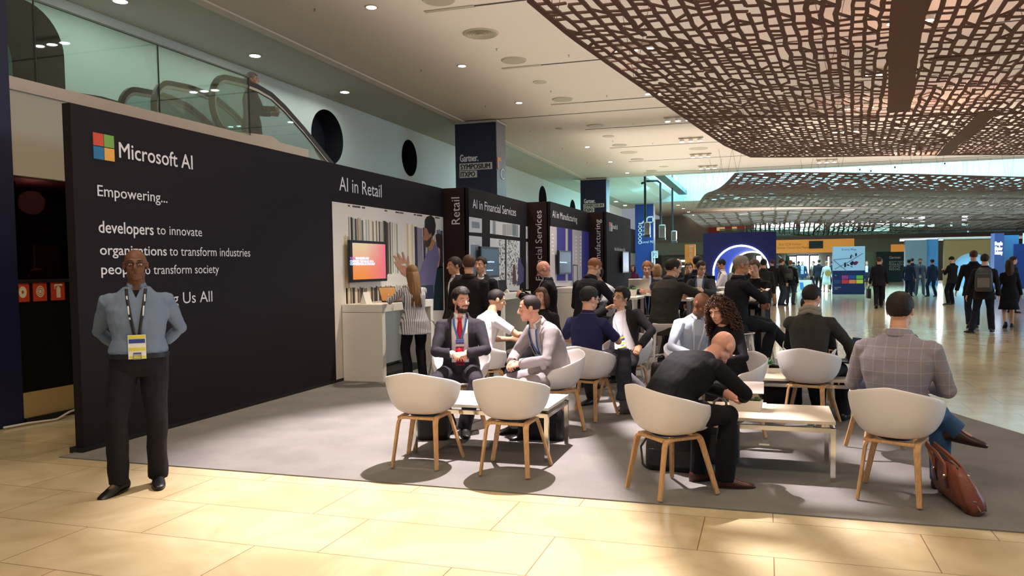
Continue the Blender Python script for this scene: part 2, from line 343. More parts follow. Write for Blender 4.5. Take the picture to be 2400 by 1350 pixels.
side_poly(t1, [(1165, 368), (1173, 370), (1175, 379), (1168.5, 377), (1168.5, 397), (1166, 393)], ORANGE, 'arrow')
a = atX(1173, 419, -7.605); b = atX(1181.5, 397, -7.605)
put_text('C', abs(b.z-a.z), b.y-a.y, (-7.6, a.y, a.z), (0, 1, 0), (0, 0, 1), LETTER, t1, off=.006)
# level diagram of the blue pillar
d = MB(); y3 = 54.86; L3 = t3.location
q = [atY(1500, py, y3) for py in (531, 540, 550, 559, 568)]
for i, p in enumerate(q):
    d.lathe([(.08, 0), (.125, 0), (.125, .02), (.08, .02)], (0, 0, 0), 16, False); n = 64
    for k in range(-n, 0): x, y, z = d.v[k]; d.v[k] = (p.x+x-L3.x, -.045-z, p.z+y)
    if i: d.box((p.x-.02-L3.x, -.05, p.z+.12), (p.x+.02-L3.x, -.04, q[i-1].z-.12))
p = atY(1497, 524, y3); d.tube([V((p.x-L3.x, -.05, p.z)), V((p.x+.2-L3.x, -.05, p.z)), V((p.x+.7-L3.x, -.05, p.z+.45)), V((p.x+1-L3.x, -.05, p.z+.45))], .06, 6)
p = atY(1515, 514, y3); d.box((p.x-L3.x, -.06, p.z-.25), (p.x+.5-L3.x, -.05, p.z-.18)).box((p.x-L3.x, -.06, p.z+.1), (p.x+.5-L3.x, -.05, p.z+.17)).box((p.x-L3.x, -.06, p.z-.25), (p.x+.08-L3.x, -.05, p.z+.17)).box((p.x+.42-L3.x, -.06, p.z-.25), (p.x+.5-L3.x, -.05, p.z+.17))
d.build('level_diagram', LETTER, t3)
for nm, yy in (('Level P0', 570), ('Level', 534), ('Level', 542.5), ('Level', 551.5)):
    p = atY(1504, yy, y3); put_text(nm, .17, None, (p.x, y3, p.z), (1, 0, 0), (0, 0, 1), LETTER, t3)
p = atY(1525, 608, 54.2); s = thing('parking_sign', 'small white outlined P2 sign on the blue level pillar', 'sign', (p.x, 54.6, p.z))
MB().box((0, 0, -.5), (.07, .27, .6)).box((0, 0, .55), (.42, .27, .6)).box((.1, .01, .1), (.42, .26, .52)).mi(0).build('frame', LETTER, s)
put_text('P2', .28, .26, (p.x+.12, 54.6, p.z+.17), (1, 0, 0), (0, 0, 1), mat('2b6aa8', .5), s, 'lettering')
# ground-floor wall behind the booth, left edge of the picture
XW = -7.56
lw = MB(); lw.box((XW-.15, 6.22, 2.64), (XW, 30, 3.53)); struct(lw.build('wall_left_upper', PLASTER))
struct(MB().box((XW-.15, 6.22, .33), (XW, 30, 1.52)).build('wall_left_base', mat('17110f', .25, name='dark_stone')))
struct(MB().box((XW-.15, 6.22, .06), (XW+.012, 30, .33)).build('baseboard_left', mat('b49a66', .35)))
struct(MB().box((XW-.15, 6.22, 1.5), (XW+.02, 30, 1.535)).build('trim_sill', STEEL))
struct(MB().box((XW-.10, 6.22, 1.535), (XW-.085, 30, 2.64)).build('window_11', glass('office_glass', '9a7a78', .10)))
struct(MB().box((-10.8, 6.1, 1.0), (-7.72, 6.14, 3.5)).box((-10.7, 6.1, 1.0), (-10.6, 12, 3.5)).box((-10.8, 11.9, 0), (-7.72, 12, 3.5)).mi(1).box((-10.8, 6.1, 2.75), (-7.72, 12, 2.8)).build('wall_office', [mat('45333c', .7), mat('4a3030', .6)]))
lf = thing('office_light', 'short bright strip light glowing inside the dark office', 'light', (-9.0, 7.1, 2.66))
MB().box((-.3, -.05, -.03), (.3, .05, 0)).build('diffuser', LAMP, lf); MB().box((-.33, -.07, 0), (.33, .07, .06)).build('housing', BLACK, lf)
tag(MB().box((-8.55, 7.27, 1.52), (-8.53, 7.62, 1.95)).build('notice', WHITE), 'white notice standing behind the office window beside the blond head', 'notice')
tag(MB().tube([(-7.9, 6.55, 2.2), (-7.9, 6.55, 1.55)], .012, 8).build('cord', BLACK), 'thin dark cord hanging inside the office window', 'cord')
tag(MB().box((XW-.05, 6.22, 0), (XW+.05, 9, .06)).build('floor_channel', BLACK), 'black cable channel along the foot of the dark stone wall', 'channel')
cb = MB(); cb.tube([(-7.50, 5.95, .02), (-7.46, 6.2, .02), (-7.36, 6.45, .015), (-7.45, 6.7, .05), (-7.50, 7.05, .075)], .012, 8); tag(cb.build('cable', mat('d8d2c8', .5), smooth=True), 'pale cable lying on the floor by the dark stone wall', 'cable')
SRED = mat('c8401f', .45); SGL = mat('e5d9b4', .5)
def fsign(px, lab, k):
    a, b = atX(px[0], 662, XW), atX(px[1], 706, XW); y0, y1 = a.y, b.y; zc = 1.405; h = .105; yc = (y0+y1)/2; hw = (y1-y0)/2
    t = thing('fire_sign', lab, 'sign', (XW+.005, yc, zc), 0, 'fire signs under the office window')
    MB().box((0, -hw, -h), (.006, hw, h)).build('plate', SRED, t); g = MB()
    def ring(r0, r1): 
        n = 24
        for i in range(n):
            A, B = 2*pi*i/n, 2*pi*(i+1)/n; e = hw/h
            g.poly([(.008, r1*cos(A)*e, r1*sin(A)), (.008, r1*cos(B)*e, r1*sin(B)), (.008, r0*cos(B)*e, r0*sin(B)), (.008, r0*cos(A)*e, r0*sin(A))])
    if k == 0: ring(.018, .062)
    if k == 1: ring(.0, .022); ring(.03, .042); ring(.05, .062)
    if k == 2: g.box((.007, -.02, -.075), (.009, .03, .035)).box((.007, -.012, .035), (.009, .018, .06)).box((.007, -.035, .055), (.009, .055, .075)).box((.007, -.045, .02), (.009, -.035, .07))
    g.build('pictogram', SGL, t)
fsign((34, 68), 'red sign with a plain round disc pictogram', 0); fsign((75, 109), 'red sign with a coiled hose pictogram', 1); fsign((117, 151), 'red sign with a fire extinguisher pictogram', 2)
# gallery edge: floor slab, stainless beam, glass balustrade
struct(MB().box((-10.8, -4, 3.45), (XW-.02, 11.6, 3.58)).build('floor_gallery', PLASTER))
struct(MB().box((XW-.02, 1, 3.53), (XW+.02, 11.75, 3.665)).box((XW-.1, 1, 3.5), (XW-.02, 11.75, 3.53)).build('trim_beam', STEEL))
js = [3.2, 4.9, 6.56, 8.35, 10.2]
for i in range(4):
    g = thing('glass_panel', ['glass balustrade pane cut off by the left edge of the frame', 'glass balustrade pane in front of the dark arched opening', 'glass balustrade pane to the right of the dark arch', 'glass balustrade pane in front of the black escalator rail loops'][i], 'balustrade', (XW, js[i], 3.66), 0, 'glass balustrade on the gallery')
    MB().box((-.008, .008, 0), (.008, js[i+1]-js[i]-.008, .88)).build('pane', GLASS, g)
    MB().box((-.012, .0, .88), (.012, js[i+1]-js[i], .90)).build('top_rail', mat('5f6f66', .3), g)
    MB().box((-.009, js[i+1]-js[i]-.008, 0), (.009, js[i+1]-js[i], .88)).build('joint', mat('33423c', .4), g)
# escalators going down behind the booth
RUB = mat('131214', .35, name='handrail_rubber'); SKIRT = STEEL
def rail_curve(y0, z0):                                  # newel loop, level stretch, slope down
    P = []; r = .40
    for k in range(0, 13): a = radians(255 - k*13.75); P.append((y0+r*.86+r*.86*cos(a), z0+r*sin(a)))
    P += [(y0+.75, z0+r+.03), (y0+1.05, z0+r+.02), (y0+1.4, z0+r-.03), (y0+1.75, z0+r-.16), (y0+2.3, z0+r-.43), (y0+3.3, z0+r-.98), (y0+7.5, z0+r-3.25)]
    return P
def escalator(Xa, Xb, y0, z0, label, both=True):
    t = thing('escalator', label, 'escalator', ((Xa+Xb)/2, y0, 0)); c = V(t.location)
    P = rail_curve(y0, z0)
    for X in ((Xa, Xb) if both else (Xa,)):
        MB().tube([V((X, y, z))-c for y, z in P], 1, flat=(.075, .05), up=(1, 0, 0)).build('handrail', RUB, t)
        i = MB(); i.tube([V((X, y+(.045 if k < 8 else .02), z-.055 if k > 5 else z+.0))-c for k, (y, z) in enumerate(P)], 1, flat=(.05, .035), up=(1, 0, 0)); i.build('rail_guide', mat('c9c7bf', .3, .6), t)
        top = [(y, z-.05) for y, z in P]; g = MB()
        base = lambda y: z0-.40 if y < y0+1.1 else (z0-.40-.02*(y-y0-1.1) if y < y0+1.4 else z0-.40-.54*(y-y0-1.35))
        g.loft([[V((X-.006, y, max(z, base(y)+.01)))-c, V((X+.006, y, max(z, base(y)+.01)))-c, V((X+.006, y, base(y)))-c, V((X-.006, y, base(y)))-c] for y, z in top[3:]]); g.build('glass_side', GLASSC, t)
        k_ = MB(); ys = [y0+.3+.15*j for j in range(46)]
        sk = lambda y: z0-.40+ (.10*sin(min(1, max(0, (y-y0-.3)/1.2))*pi/2) if True else 0) if y < y0+1.5 else base(y)+.14
        k_.loft([[V((X-.04, y, sk(y)))-c, V((X+.04, y, sk(y)))-c, V((X+.04, y, base(y)-.5))-c, V((X-.04, y, base(y)-.5))-c] for y in ys]); k_.build('skirt', SKIRT, t)
    st = MB()
    for j in range(16): y = y0+1.2+j*.4; st.box((-(abs(Xa-Xb))/2+.05, y-y0, z0-.55-.2*j-.1), ((abs(Xa-Xb))/2-.05, y+.4-y0, z0-.40-.2*j-.16))
    st.box((-(abs(Xa-Xb))/2+.05, -.2, z0-.56), ((abs(Xa-Xb))/2-.05, 1.2, z0-.47)); st.build('steps', mat('4a4a4c', .5, .5), t)
escalator(-7.60, -8.62, 9.40, 4.04, 'near escalator with a thick black rail loop, a rider at its top')
escalator(-9.0, -10.1, 9.15, 3.92, 'rear escalator half hidden behind the glass balustrade')
# dark shopfront openings far along the gallery wall
for i, (y, z, w_, h) in enumerate([(49, 4.6, 2.2, .8), (53, 4.2, 2.6, 1.6), (63, 3.6, 6, 2.0)]):
    struct(MB().box((XG, y, z-h/2), (XG+.03, y+w_, z+h/2)).build('window_%d' % (i+6), NICHE))
MB()
tag(MB().box((-10.77, 47.5, 4.35), (-10.6, 48.5, 5.3)).build('banner', mat('c23a4a', .6)), 'small red banner on the gallery wall beside the second lettered pillar', 'banner')

# ================================================================== ceiling fittings
def downlight(x, y, label, r=.10, z=ZC, g='recessed downlights above the aisle'):
    t = thing('downlight', label, 'light', (x, y, z), 0, g)
    MB().lathe([(r*.78, -.012), (r, -.014), (r*1.18, -.004), (r*1.18, .01), (r*.78, .01)], n=24).build('trim_ring', VENT, t)
    MB().disc((0, 0, -.016), r*.8, (0, 0, 1), 24, .006).build('lamp', LAMP, t); return t
DLN = ['nearest downlight of the aisle row', 'second downlight of the aisle row', 'third downlight, in front of the first lettered pillar', 'fourth downlight, right of the first lettered pillar', 'fifth downlight of the aisle row', 'sixth downlight, nearest the roof opening']
for n, y in zip(DLN, (11.78, 15.8, 19.83, 28.03, 32.4, 36.55)): downlight(-6.29, y, n)
for i, y in enumerate((57.6, 61.3, 65.5, 69.6, 73.6, 78)): downlight(-6.2, y, 'tiny far downlight number %s of the receding row past the roof opening' % ['one', 'two', 'three', 'four', 'five', 'six'][i], .13, ZC-.02, 'far row of downlights')
for i, y in enumerate((10.23, 13.68, 17.2)): downlight(-9.97, y, ['gallery downlight cut by the top edge of the frame', 'gallery downlight just above the man on the escalator', 'gallery downlight above the large round opening'][i], .13, ZC+.02, 'gallery downlights')
for i, y in enumerate((49.8, 52.9, 56.5)): downlight(-9.9, y, ['first', 'second', 'third'][i]+' small gallery downlight left of the blue pillar', .16, ZC+.02, 'far gallery downlights')
def spots(x, y, label):
    t = thing('spotlight_cluster', label, 'light', (x, y, ZC), 0, 'triple spotlights on the ceiling tracks')
    MB().box((-.42, -.02, -.045), (.42, .02, 0)).build('bar', VENT, t)
    for k in (-.3, 0, .3):
        h = MB().lathe([(.03, -.05), (.075, -.06), (.085, -.14), (.075, -.14), (.07, -.12)], (k, 0, 0), 14).build('head', mat('c9c0b2', .4), t)
        MB().disc((k, 0, -.145), .075, (0, 0, 1), 16, .006).build('lamp', LAMPC, h)
TN = ['nearest', 'second nearest', 'third nearest', 'fourth nearest', 'fifth nearest', 'farthest']
for i, y in enumerate((15.37, 19.4, 23.3, 27.3, 31.4, 35.3)):
    spots(-2.5, y, TN[i]+' spotlight cluster at the left edge of the hanging lattice')
    spots(2.4, y-.1, TN[i]+' spotlight cluster seen through the middle of the lattice')
for y in (7.45, 11.3): spots(-2.5, y, 'spotlight cluster above the seating, beyond the top of the frame')
SN = ['nearest', 'second', 'third', 'fourth', 'fifth', 'sixth', 'seventh']
for i, y in enumerate((12.3, 16.33, 20.4, 24.5, 28.65, 32.7, 36.9)):
    t = thing('slot_diffuser', SN[i]+' thin dark slot running across the ceiling', 'vent', (-5.56, y, ZC), 0, 'ceiling slots')
    MB().box((0, -.025, -.008), (16, .025, -.001)).build('slot', SLOT, t); MB().box((0, -.05, -.012), (.9, .05, -.004)).build('track_end', VENT, t)
tag(MB().box((-7.6, 21.8, ZC-.008), (16, 21.84, ZC)).build('ceiling_joint', BLACK), 'dark expansion joint across the ceiling from the first lettered pillar', 'joint')
VN = ['round vent cut by the top edge of the frame', 'largest round vent with curved louvres', 'round vent with radial blades above the slot near the lattice', 'round vent left of the lattice, third from the camera', 'round vent right of the first lettered pillar', 'fifth round vent of the row', 'sixth round vent of the row', 'small farthest round vent of the row']
for i, y in enumerate((11.83, 13.77, 15.76, 19.83, 23.9, 28.07, 32.07, 36.25)):
    t = thing('ceiling_vent', VN[i], 'vent', (-5.1, y, ZC), 0, 'round ceiling vents'); r = .31 if i == 1 else .25
    MB().lathe([(r*.8, -.02), (r, -.025), (r*1.1, -.004), (r*1.1, .004), (r*.8, .004)], n=32).build('rim', VENT, t)
    MB().disc((0, 0, -.006), r*.85, (0, 0, 1), 32, .004).build('cavity', SLOT, t); b = MB()
    if i == 1:
        for q in (.25, .42, .58, .72, .85): b.lathe([(r*q, -.012), (r*q+.02, -.03), (r*q+.024, -.028), (r*q+.004, -.01)], n=32, cap=False)
        b.disc((0, 0, -.034), r*.2, (0, 0, 1), 20, .01)
    else:
        for k in range(18): A = 2*pi*k/18; b.prism([(r*.12*cos(A), r*.12*sin(A), -.02), (r*.84*cos(A), r*.84*sin(A), -.02), (r*.84*cos(A+.16), r*.84*sin(A+.16), -.014), (r*.12*cos(A+.16), r*.12*sin(A+.16), -.014)], (0, 0, .006))
    b.build('blades', VENT, t)
for i, (px, py) in enumerate([(1265, 192), (1426, 319), (1474, 357), (1637, 348), (1556, 390), (1311, 301)]):
    p = atZ(px, py, ZC); r = [.16, .19, .32, .34, .2, .12][i]
    MB().lathe([(r*.9, -.012), (r, -.016), (r*1.06, 0), (r*1.0, .004)], p, 28).build('speaker', mat('b3a48c', .6), None); o = bpy.data.objects[-1] if False else None
for i, o in enumerate([q for q in bpy.data.objects if q.name.startswith('speaker')]):
    o.name = 'ceiling_speaker' if i == 0 else 'ceiling_speaker.%03d' % i
    tag(o, ['plain round speaker grille above and right of the first lettered pillar', 'flat round grille near the fourth downlight', 'wide pale round ring in the ceiling above the second lettered pillar', 'wide dark round ring in the ceiling near the lattice edge', 'small flat round grille near the sixth vent', 'smallest round grille right of the first lettered pillar'][i], 'speaker', 'round ceiling speakers')
spr = MB().lathe([(.02, 0), (.02, -.006), (.005, -.008), (.005, -.035), (.017, -.036), (.017, -.039), (.002, -.042)], n=12)
sm = spr.mesh('sprinkler'); sm.materials.append(mat('8a8070', .4, .6))
SPR = [(737, 21), (987, 164), (1138, 248), (1333, 129), (1422, 224), (1243, 306), (1318, 347), (1484, 290), (1164, 114), (1291, 213), (1436, 330), (1376, 380), (1530, 335)]
for i, (px, py) in enumerate(SPR):
    o = bpy.data.objects.new('sprinkler', sm); COL.objects.link(o); o.location = atZ(px, py, ZC)
    tag(o, 'tiny metal sprinkler head on the cream ceiling', 'sprinkler', 'sprinklers on the ceiling')

# ================================================================== hanging lattices
NETM = mat('6e4c40', .75, name='lattice_brown')
def lattice(label, corner, nu, nv, du, dv, hfun, bands_u=(), bands_v=(), loc=None, seed=1, sw=.03, wires=True, dense=.75, hgt=.03, vs=1.):
    """corner(u,v) -> (x,y); u across (0..nu), v along (0..nv)"""
    rnd = random.Random(seed); t = thing('hanging_lattice', label, 'ceiling sculpture', loc or (0, 0, 0)); c = V(t.location)
    jit = {}
    def P(u, v):
        x, y = corner(u/nu, v/nv); return V((x, y, hfun(u/nu, v/nv)))-c
    def strip(m, pts, w):
        m.tube(pts, 1, flat=(w*2, hgt), up=(0, 0, 1))
    lines = MB(); cross = MB()
    off = [[rnd.uniform(-.11, .11) for _ in range(nv+1)] for _ in range(nu+1)]
    def Q(i, v): 
        k = min(int(v), nv-1); f_ = v-k; o = off[i][k]*(1-f_)+off[i][k+1]*f_
        return P(min(max(i+(o if 0 < i < nu else 0), 0), nu), v)
    for i in range(1, nu):
        v = 0.
        while v < nv:
            e = min(nv, v+rnd.randint(4, 11))
            strip(lines, [Q(i, v+(e-v)*k/ max(1, int(e-v))) for k in range(int(e-v)+1)], sw*rnd.uniform(.8, 1.3)); v = e + (0 if rnd.random() < .7 else 1)
    for i in range(nu):
        v = rnd.random()
        while v < nv:
            if rnd.random() < dense: strip(cross, [Q(i, v), Q(i+1, min(nv, max(0, v+rnd.uniform(-.16, .16))))], sw*rnd.uniform(.7, 1.1))
            elif rnd.random() < .6: strip(cross, [Q(i, v), Q(i+1, min(nv, v+rnd.uniform(.6, 1.1)))], sw*.8)
            elif rnd.random() < .5: strip(cross, [Q(i, min(nv, v+.9)), Q(i+1, v)], sw*.8)
            v += rnd.uniform(.7, 1.9)*vs
    tag(lines.build('lattice_rib', NETM, t), kind='stuff'); tag(cross.build('lattice_strip', NETM, t), kind='stuff')
    for k in range(4):
        pts = [[P(u*nu/24, 0) for u in range(25)], [P(u*nu/24, nv) for u in range(25)], [P(0, v*nv/40) for v in range(41)], [P(nu, v*nv/40) for v in range(41)]][k]
        e = MB(); strip(e, pts, sw*1.5); e.build('edge', NETM, t)
    for u0, v0, u1, v1, w_ in bands_u:
        e = MB(); strip(e, [P(u0+(u1-u0)*k/16, v0+(v1-v0)*k/16)-V((0, 0, .012)) for k in range(17)], w_); e.build('band', NETM, t)
    if wires:
        for i in range(0, nu+1, max(1, nu//5)):
            for j in range(0, nv+1, max(1, nv//5)):
                p = P(i, j); zt = (ZC if p.y+c.y < 38 or p.y+c.y > 54 else 8.3)-c.z
                for k in (-1, 1): MB().tube([p, V((p.x+k*.25, p.y+.1, zt))], .004, 4).build('wire', BLACK, t)
    return t
LE = [(6.0, -1.6), (8.493, -2.559), (9.997, -2.438), (11.548, -2.233), (13.799, -1.916), (16.741, -1.524), (20.339, -1.007), (22.892, -.412)]
def interp(tab, y):
    for (a, b), (c_, d_) in zip(tab, tab[1:]):
        if y <= c_: return b+(d_-b)*(y-a)/(c_-a)
    return tab[-1][1]
def c1(u, v):
    yl = 6+16.89*v; xl = interp(LE, yl); yr = 8+23*v; return xl+(13-xl)*u, yl+(yr-yl)*u*.72
lattice('nearest brown lattice sculpture hanging under the ceiling, reaching the top right corner', c1, 90, 60, .3, .3, lambda u, v: 4.6+.10*sin(6.1*v+2.5*u)*min(1, 4*u), [(23.2, 6, 25.2, 33.9, .20), (35.5, 34, 35.5, 60, .17), (0, 36, 90, 33.5, .07), (26.5, 21.6, 90, 14, .07)], seed=3, sw=.027, dense=.72, vs=.72, hgt=.02)
def c2(u, v):
    xl = interp([(0, -.975), (.35, -2.0), (1, -3.55)], v); yl = 27.7+14.9*v; return xl+(17-xl)*u, yl+8*u*(1-v*.2)
lattice('second brown lattice, hanging in front of the blue-lit roof opening', c2, 58, 44, .4, .4, lambda u, v: 4.62+.10*sin(5*u+1)-.14*sin(7*v)*1.0, [(12, 16, 44, 18, .3), (14, 23, 20, 13, .25), (35, 10, 52, 26, .3), (0, 31, 58, 34, .35)], seed=5, sw=.055, vs=.62)
def c3(u, v): return -4.6+26*u, 46+13*v+3*u
lattice('third brown lattice, far back above the blue arch wall', c3, 36, 22, .5, .5, lambda u, v: 4.50-.18*v+.12*sin(6*u), [(4, 6, 30, 8, .4)], seed=8, sw=.06, vs=.6)
def c4(u, v): return 3.5+20*u, 52+14*v+4*u
lattice('lowest far lattice drooping in front of the upper walkway at right', c4, 30, 20, .5, .5, lambda u, v: 4.15-.25*v-.3*u*v+.15*sin(5*u+2), [(2, 8, 28, 12, .4)], seed=11, sw=.055, wires=False)
def c5(u, v): return -1.5+9*u, 60+3*v
lattice('small far lattice hanging low in front of the bright upper windows', c5, 26, 8, .5, .5, lambda u, v: 4.9-1.15*v+.15*sin(8*u), [], seed=12, sw=.05, wires=False)
# periscope-like mirror boxes hanging from bent poles
for i, (px, Y, y0, y1, lab) in enumerate([(1517, 38.9, 521, 556, 'nearest hanging mirror box on a straight pole'), (1552, 43.5, 527, 562, 'middle hanging mirror box on a pole with a curved top'), (1580, 49, 541, 569, 'farthest hanging mirror box, small on a thin pole')]):
    a, b = atY(px, y0, Y), atY(px, y1, Y); t = thing('mirror_box', lab, 'sculpture', (a.x, Y, 0), 0, 'hanging mirror boxes'); zb, zt = b.z, a.z; w_ = [.14, .17, .16][i]
    P_ = [(-.1, 0, 8.9), (-.1, 0, zt-.1)] if i != 1 else [(-1.1, 0, 8.9), (-1.1, 0, zt+2.3), (-.9, 0, zt+2.45), (-.25, 0, zt+2.45), (-.08, 0, zt+2.3), (-.08, 0, zt-.1)]
    MB().tube(P_, .06, 10).build('pole', mat('30363c', .35, .5), t, smooth=True)
    MB().box((-w_, -.12, zb+.1), (w_, .12, zt)).build('mirror', CHROME, t, bevel=.03); MB().box((-w_*1.1, -.14, zb), (w_*1.1, .14, zb+.1)).build('base', mat('4b4f52', .3, .5), t)
# ================================================================== the booth
BT = 3.085
def wallp(name, label, a, b, m):
    t = thing(name, label, 'booth wall', (a[0], a[1], 0)); MB().box((0, 0, 0), (b[0]-a[0], b[1]-a[1], BT)).build('panel', m, t, bevel=.004); return t
X1, X2, X3, X4 = -5.79, -5.278, -4.728, -4.225
YA, YB, YC, YD = 13.476, 17.17, 21.13, 25.1
B1 = wallp('booth_wall', 'long black booth wall with a four-colour square logo and white slogans', (X1-.095, 5.34), (X1, YA+.1), DARK)
R1 = wallp('booth_wall', 'narrow dark booth return reading Retail upwards', (X1, YA), (X2-.06, YA+.08), DARK2)
B2 = wallp('booth_wall', 'booth wall headed AI in Financial Services with printed windows', (X2-.095, YA), (X2, YB+.1), DARK)
R2 = wallp('booth_wall', 'narrow dark booth return reading Financial Services upwards', (X2, YB), (X3-.06, YB+.08), DARK2)
B3 = wallp('booth_wall', 'booth wall headed AI in Manufacturing with blue curtains printed on it', (X3-.095, YB), (X3, YC+.1), DARK)
R3 = wallp('booth_wall', 'narrow dark booth return reading Manufacturing upwards', (X3, YC), (X4-.06, YC+.08), DARK2)
B4 = wallp('booth_wall', 'last booth wall with a small logo and a small screen, farthest from the camera', (X4-.095, YC), (X4, YD), DARK)
MB().box((-.05, -.02, 0), (.1, 8.2, .05)).build('plinth', BLACK, B1)
ZU = (0, 0, 1); YU = (0, 1, 0)
def wt(s, px, py, px2, cap_top, X, t, bold=0., m=LETTER, **k):
    """text on a wall x = X: left end and baseline (px, py), right end px2, top of capitals cap_top"""
    a, b, h = atX(px, py, X), atX(px2, py, X), atX(px, cap_top, X); put_text(s, h.z-a.z, b.y-a.y, (X, a.y, a.z), YU, ZU, m, t, bold=bold, **k)
wt('Microsoft AI', 279, 369, 450, 333, X1, B1, .012)
wt('Empowering...', 228, 459, 391, 433, X1, B1, .004)
wt('developers', 231, 545, 359, 517, X1, B1, .014); wt('to innovate', 367, 549, 473, 527, X1, B1)
wt('organizations', 234, 597, 390, 573, X1, B1, .014); wt('to transform industries', 397, 599, 586, 577, X1, B1)
wt('people', 237, 643, 322, 619, X1, B1, .014); wt('to transform society', 331, 643, 513, 621, X1, B1)
wt('Empowering Us All', 243, 724, 498, 694, X1, B1)
for (x, y), c in zip([(0, 0), (1, 0), (0, 1), (1, 1)], ['c8492f', '74a344', '1f6d9c', 'e2a84a']):
    a, b = atX(217, 309.5, X1), atX(268, 371, X1); hy, hz = (b.y-a.y)*.485, (a.z-atX(217, 371, X1).z)*.485
    y0 = a.y+(b.y-a.y)*.515*x; z1 = a.z-(a.z-atX(217, 371, X1).z)*.515*y
    MB().box((X1-B1.location.x, y0-B1.location.y, z1-hz), (X1-B1.location.x+.004, y0-B1.location.y+hy, z1)).build('logo_square', mat(c, .5), B1)
wt('AI in Retail', 795, 446, 894, 413, X1, B1)
wt('AI in Financial Services', 1107.5, 487.5, 1209, 466, X2, B2)
wt('AI in Manufacturing', 1294.5, 509, 1352.5, 492.5, X3, B3)
def vt(s, Yp, x0, x1, yb, yt, t):
    a, b, c_ = atY(x1, yb, Yp), atY(x1, yt, Yp), atY(x0, yb, Yp)
    put_text(s, (a.x-c_.x), b.z-a.z, (a.x, Yp, a.z), (0, 0, 1), (-1, 0, 0), LETTER, t)
vt('Retail', YA, 1058.5, 1078, 525.5, 462, R1); vt('Financial Services', YB, 1256, 1271, 657, 493, R2); vt('Manufacturing', YC, 1395, 1407.5, 629, 514, R3)
wt('Microsoft AI', 1432, 535, 1447, 524, X4, B4, .02); wt('Hola, Hello, Bonjour, Hallo', 1440, 587, 1465, 579, X4, B4)
for (x, y), c in zip([(0, 0), (1, 0), (0, 1), (1, 1)], ['c8492f', '74a344', '1f6d9c', 'e2a84a']):
    p = atX(1427, 520, X4); MB().box((X4-B4.location.x, p.y-B4.location.y+x*.26, p.z-.12-y*.13), (X4-B4.location.x+.004, p.y-B4.location.y+.25+x*.26, p.z-y*.13)).build('logo_square', mat(c, .5), B4)
# printed pictures (flat prints on the walls)
def pol(t, X, pts, m, off, nm, uv=None):
    l = V(t.location); q = [atX(*(uv(*p) if uv else p), X)-l for p in pts]
    MB().prism([p+V((off, 0, 0)) for p in q], (.0012, 0, 0)).build(nm, m, t)
U4 = lambda u, v: (750+u*.2592, 380+v*.2592)
pr = MB(); pr.box((0, 9.57, .0), (.003, 13.45, 2.548)); me = pr.mesh('picture')
for v in me.vertices: v.co -= V(B1.location); v.co.x += X1
link('picture', me, mat('e3dcd2', .55, var=.05, vscale=1.2), B1)
def rack(t, X, z0, z1, y0, y1, cols, seed, nm, off=.0034, wr=(.02, .07), zj=.03):
    rnd = random.Random(seed); ms = [mat(c, .7) for c in cols]; b = MB(); y = y0; l = V(t.location)
    while y < y1:
        w_ = min(rnd.uniform(*wr), y1-y); b.mi(rnd.randrange(len(cols))); o = off+rnd.choice((0, .0004)); b.box((X-l.x, y-l.y, z0+rnd.uniform(0, zj)), (X-l.x+o, y+w_-l.y, z1-rnd.uniform(0, zj))); y += w_ + (rnd.uniform(0, .03) if rnd.random() < .3 else 0)
    b.build(nm, ms, t)
BK = ['d8cdb8', '55483c', '8a7456', 'c9b48e', '2f2c30', '9fb3ac', 'e6ded0', '6b5a48', 'b7a38a', '7c8f8a']
rack(B1, X1, 1.5, 2.36, 10.0, 11.58, BK, 4, 'printed_fabric', wr=(.012, .045)); rack(B1, X1, 1.5, 2.36, 11.9, 12.15, ['d9bf86', 'c8a868', 'efe6d6', 'e2d3b4'], 6, 'printed_fabric')
rack(B1, X1, 1.33, 2.32, 12.2, 12.65, ['8b8490', '2e2b45', '9a95a0', '6f6a76'], 7, 'printed_fabric', wr=(.08, .16)); rack(B1, X1, 1.33, 2.3, 12.65, 13.05, ['3a3640', 'd9d6d2', '5c5048', '8f8272'], 8, 'printed_fabric', wr=(.02, .05))
rack(B1, X1, 1.7, 2.32, 13.1, 13.44, ['4b5a6a', '2e3648', '9aa3ad', '6a5f66'], 9, 'printed_fabric'); rack(B1, X1, 1.02, 1.34, 9.85, 12.4, BK, 10, 'printed_book', wr=(.015, .05))
rack(B1, X1, 2.505, 2.535, 9.9, 13.4, ['3a3436', 'e3dcd2', 'e3dcd2', '5a5250', 'e3dcd2'], 12, 'printed_rail', wr=(.03, .16), zj=.004)
rack(B1, X1, .95, 2.1, 9.86, 10.0, ['cdb98e', 'bda67a'], 13, 'printed_curtain')
SK = mat('b07a5c', .6); o_ = .005
pol(B1, X1, [(1040,655),(1075,645),(1105,662),(1108,950),(1060,965),(1075,870),(1060,780),(1045,700)], mat('3a2422', .6), o_, 'printed_hair', U4)
pol(B1, X1, [(1035,960),(1060,940),(1110,945),(1114,1340),(1022,1340),(1030,1110)], mat('12262a', .6), o_, 'printed_dress', U4)
pol(B1, X1, [(1066,770),(1082,790),(1082,860),(1072,940),(1062,960),(1058,900)], mat('c79a7c', .6), o_+.001, 'printed_face', U4)
pol(B1, X1, [(860,1118),(1025,1108),(1025,1235),(860,1240)], mat('39405c', .5), o_, 'printed_box', U4)
pol(B1, X1, [(1010,720),(1040,715),(1062,775),(1078,860),(1055,960),(1035,1110),(850,1112),(810,1060),(840,1015),(905,985),(935,890),(975,795)], mat('736a8e', .6, var=.15, vscale=5), o_+.002, 'printed_shirt', U4)
pol(B1, X1, [(970,745),(1010,690),(1042,720),(1010,790),(980,805)], SK, o_+.003, 'printed_neck', U4)
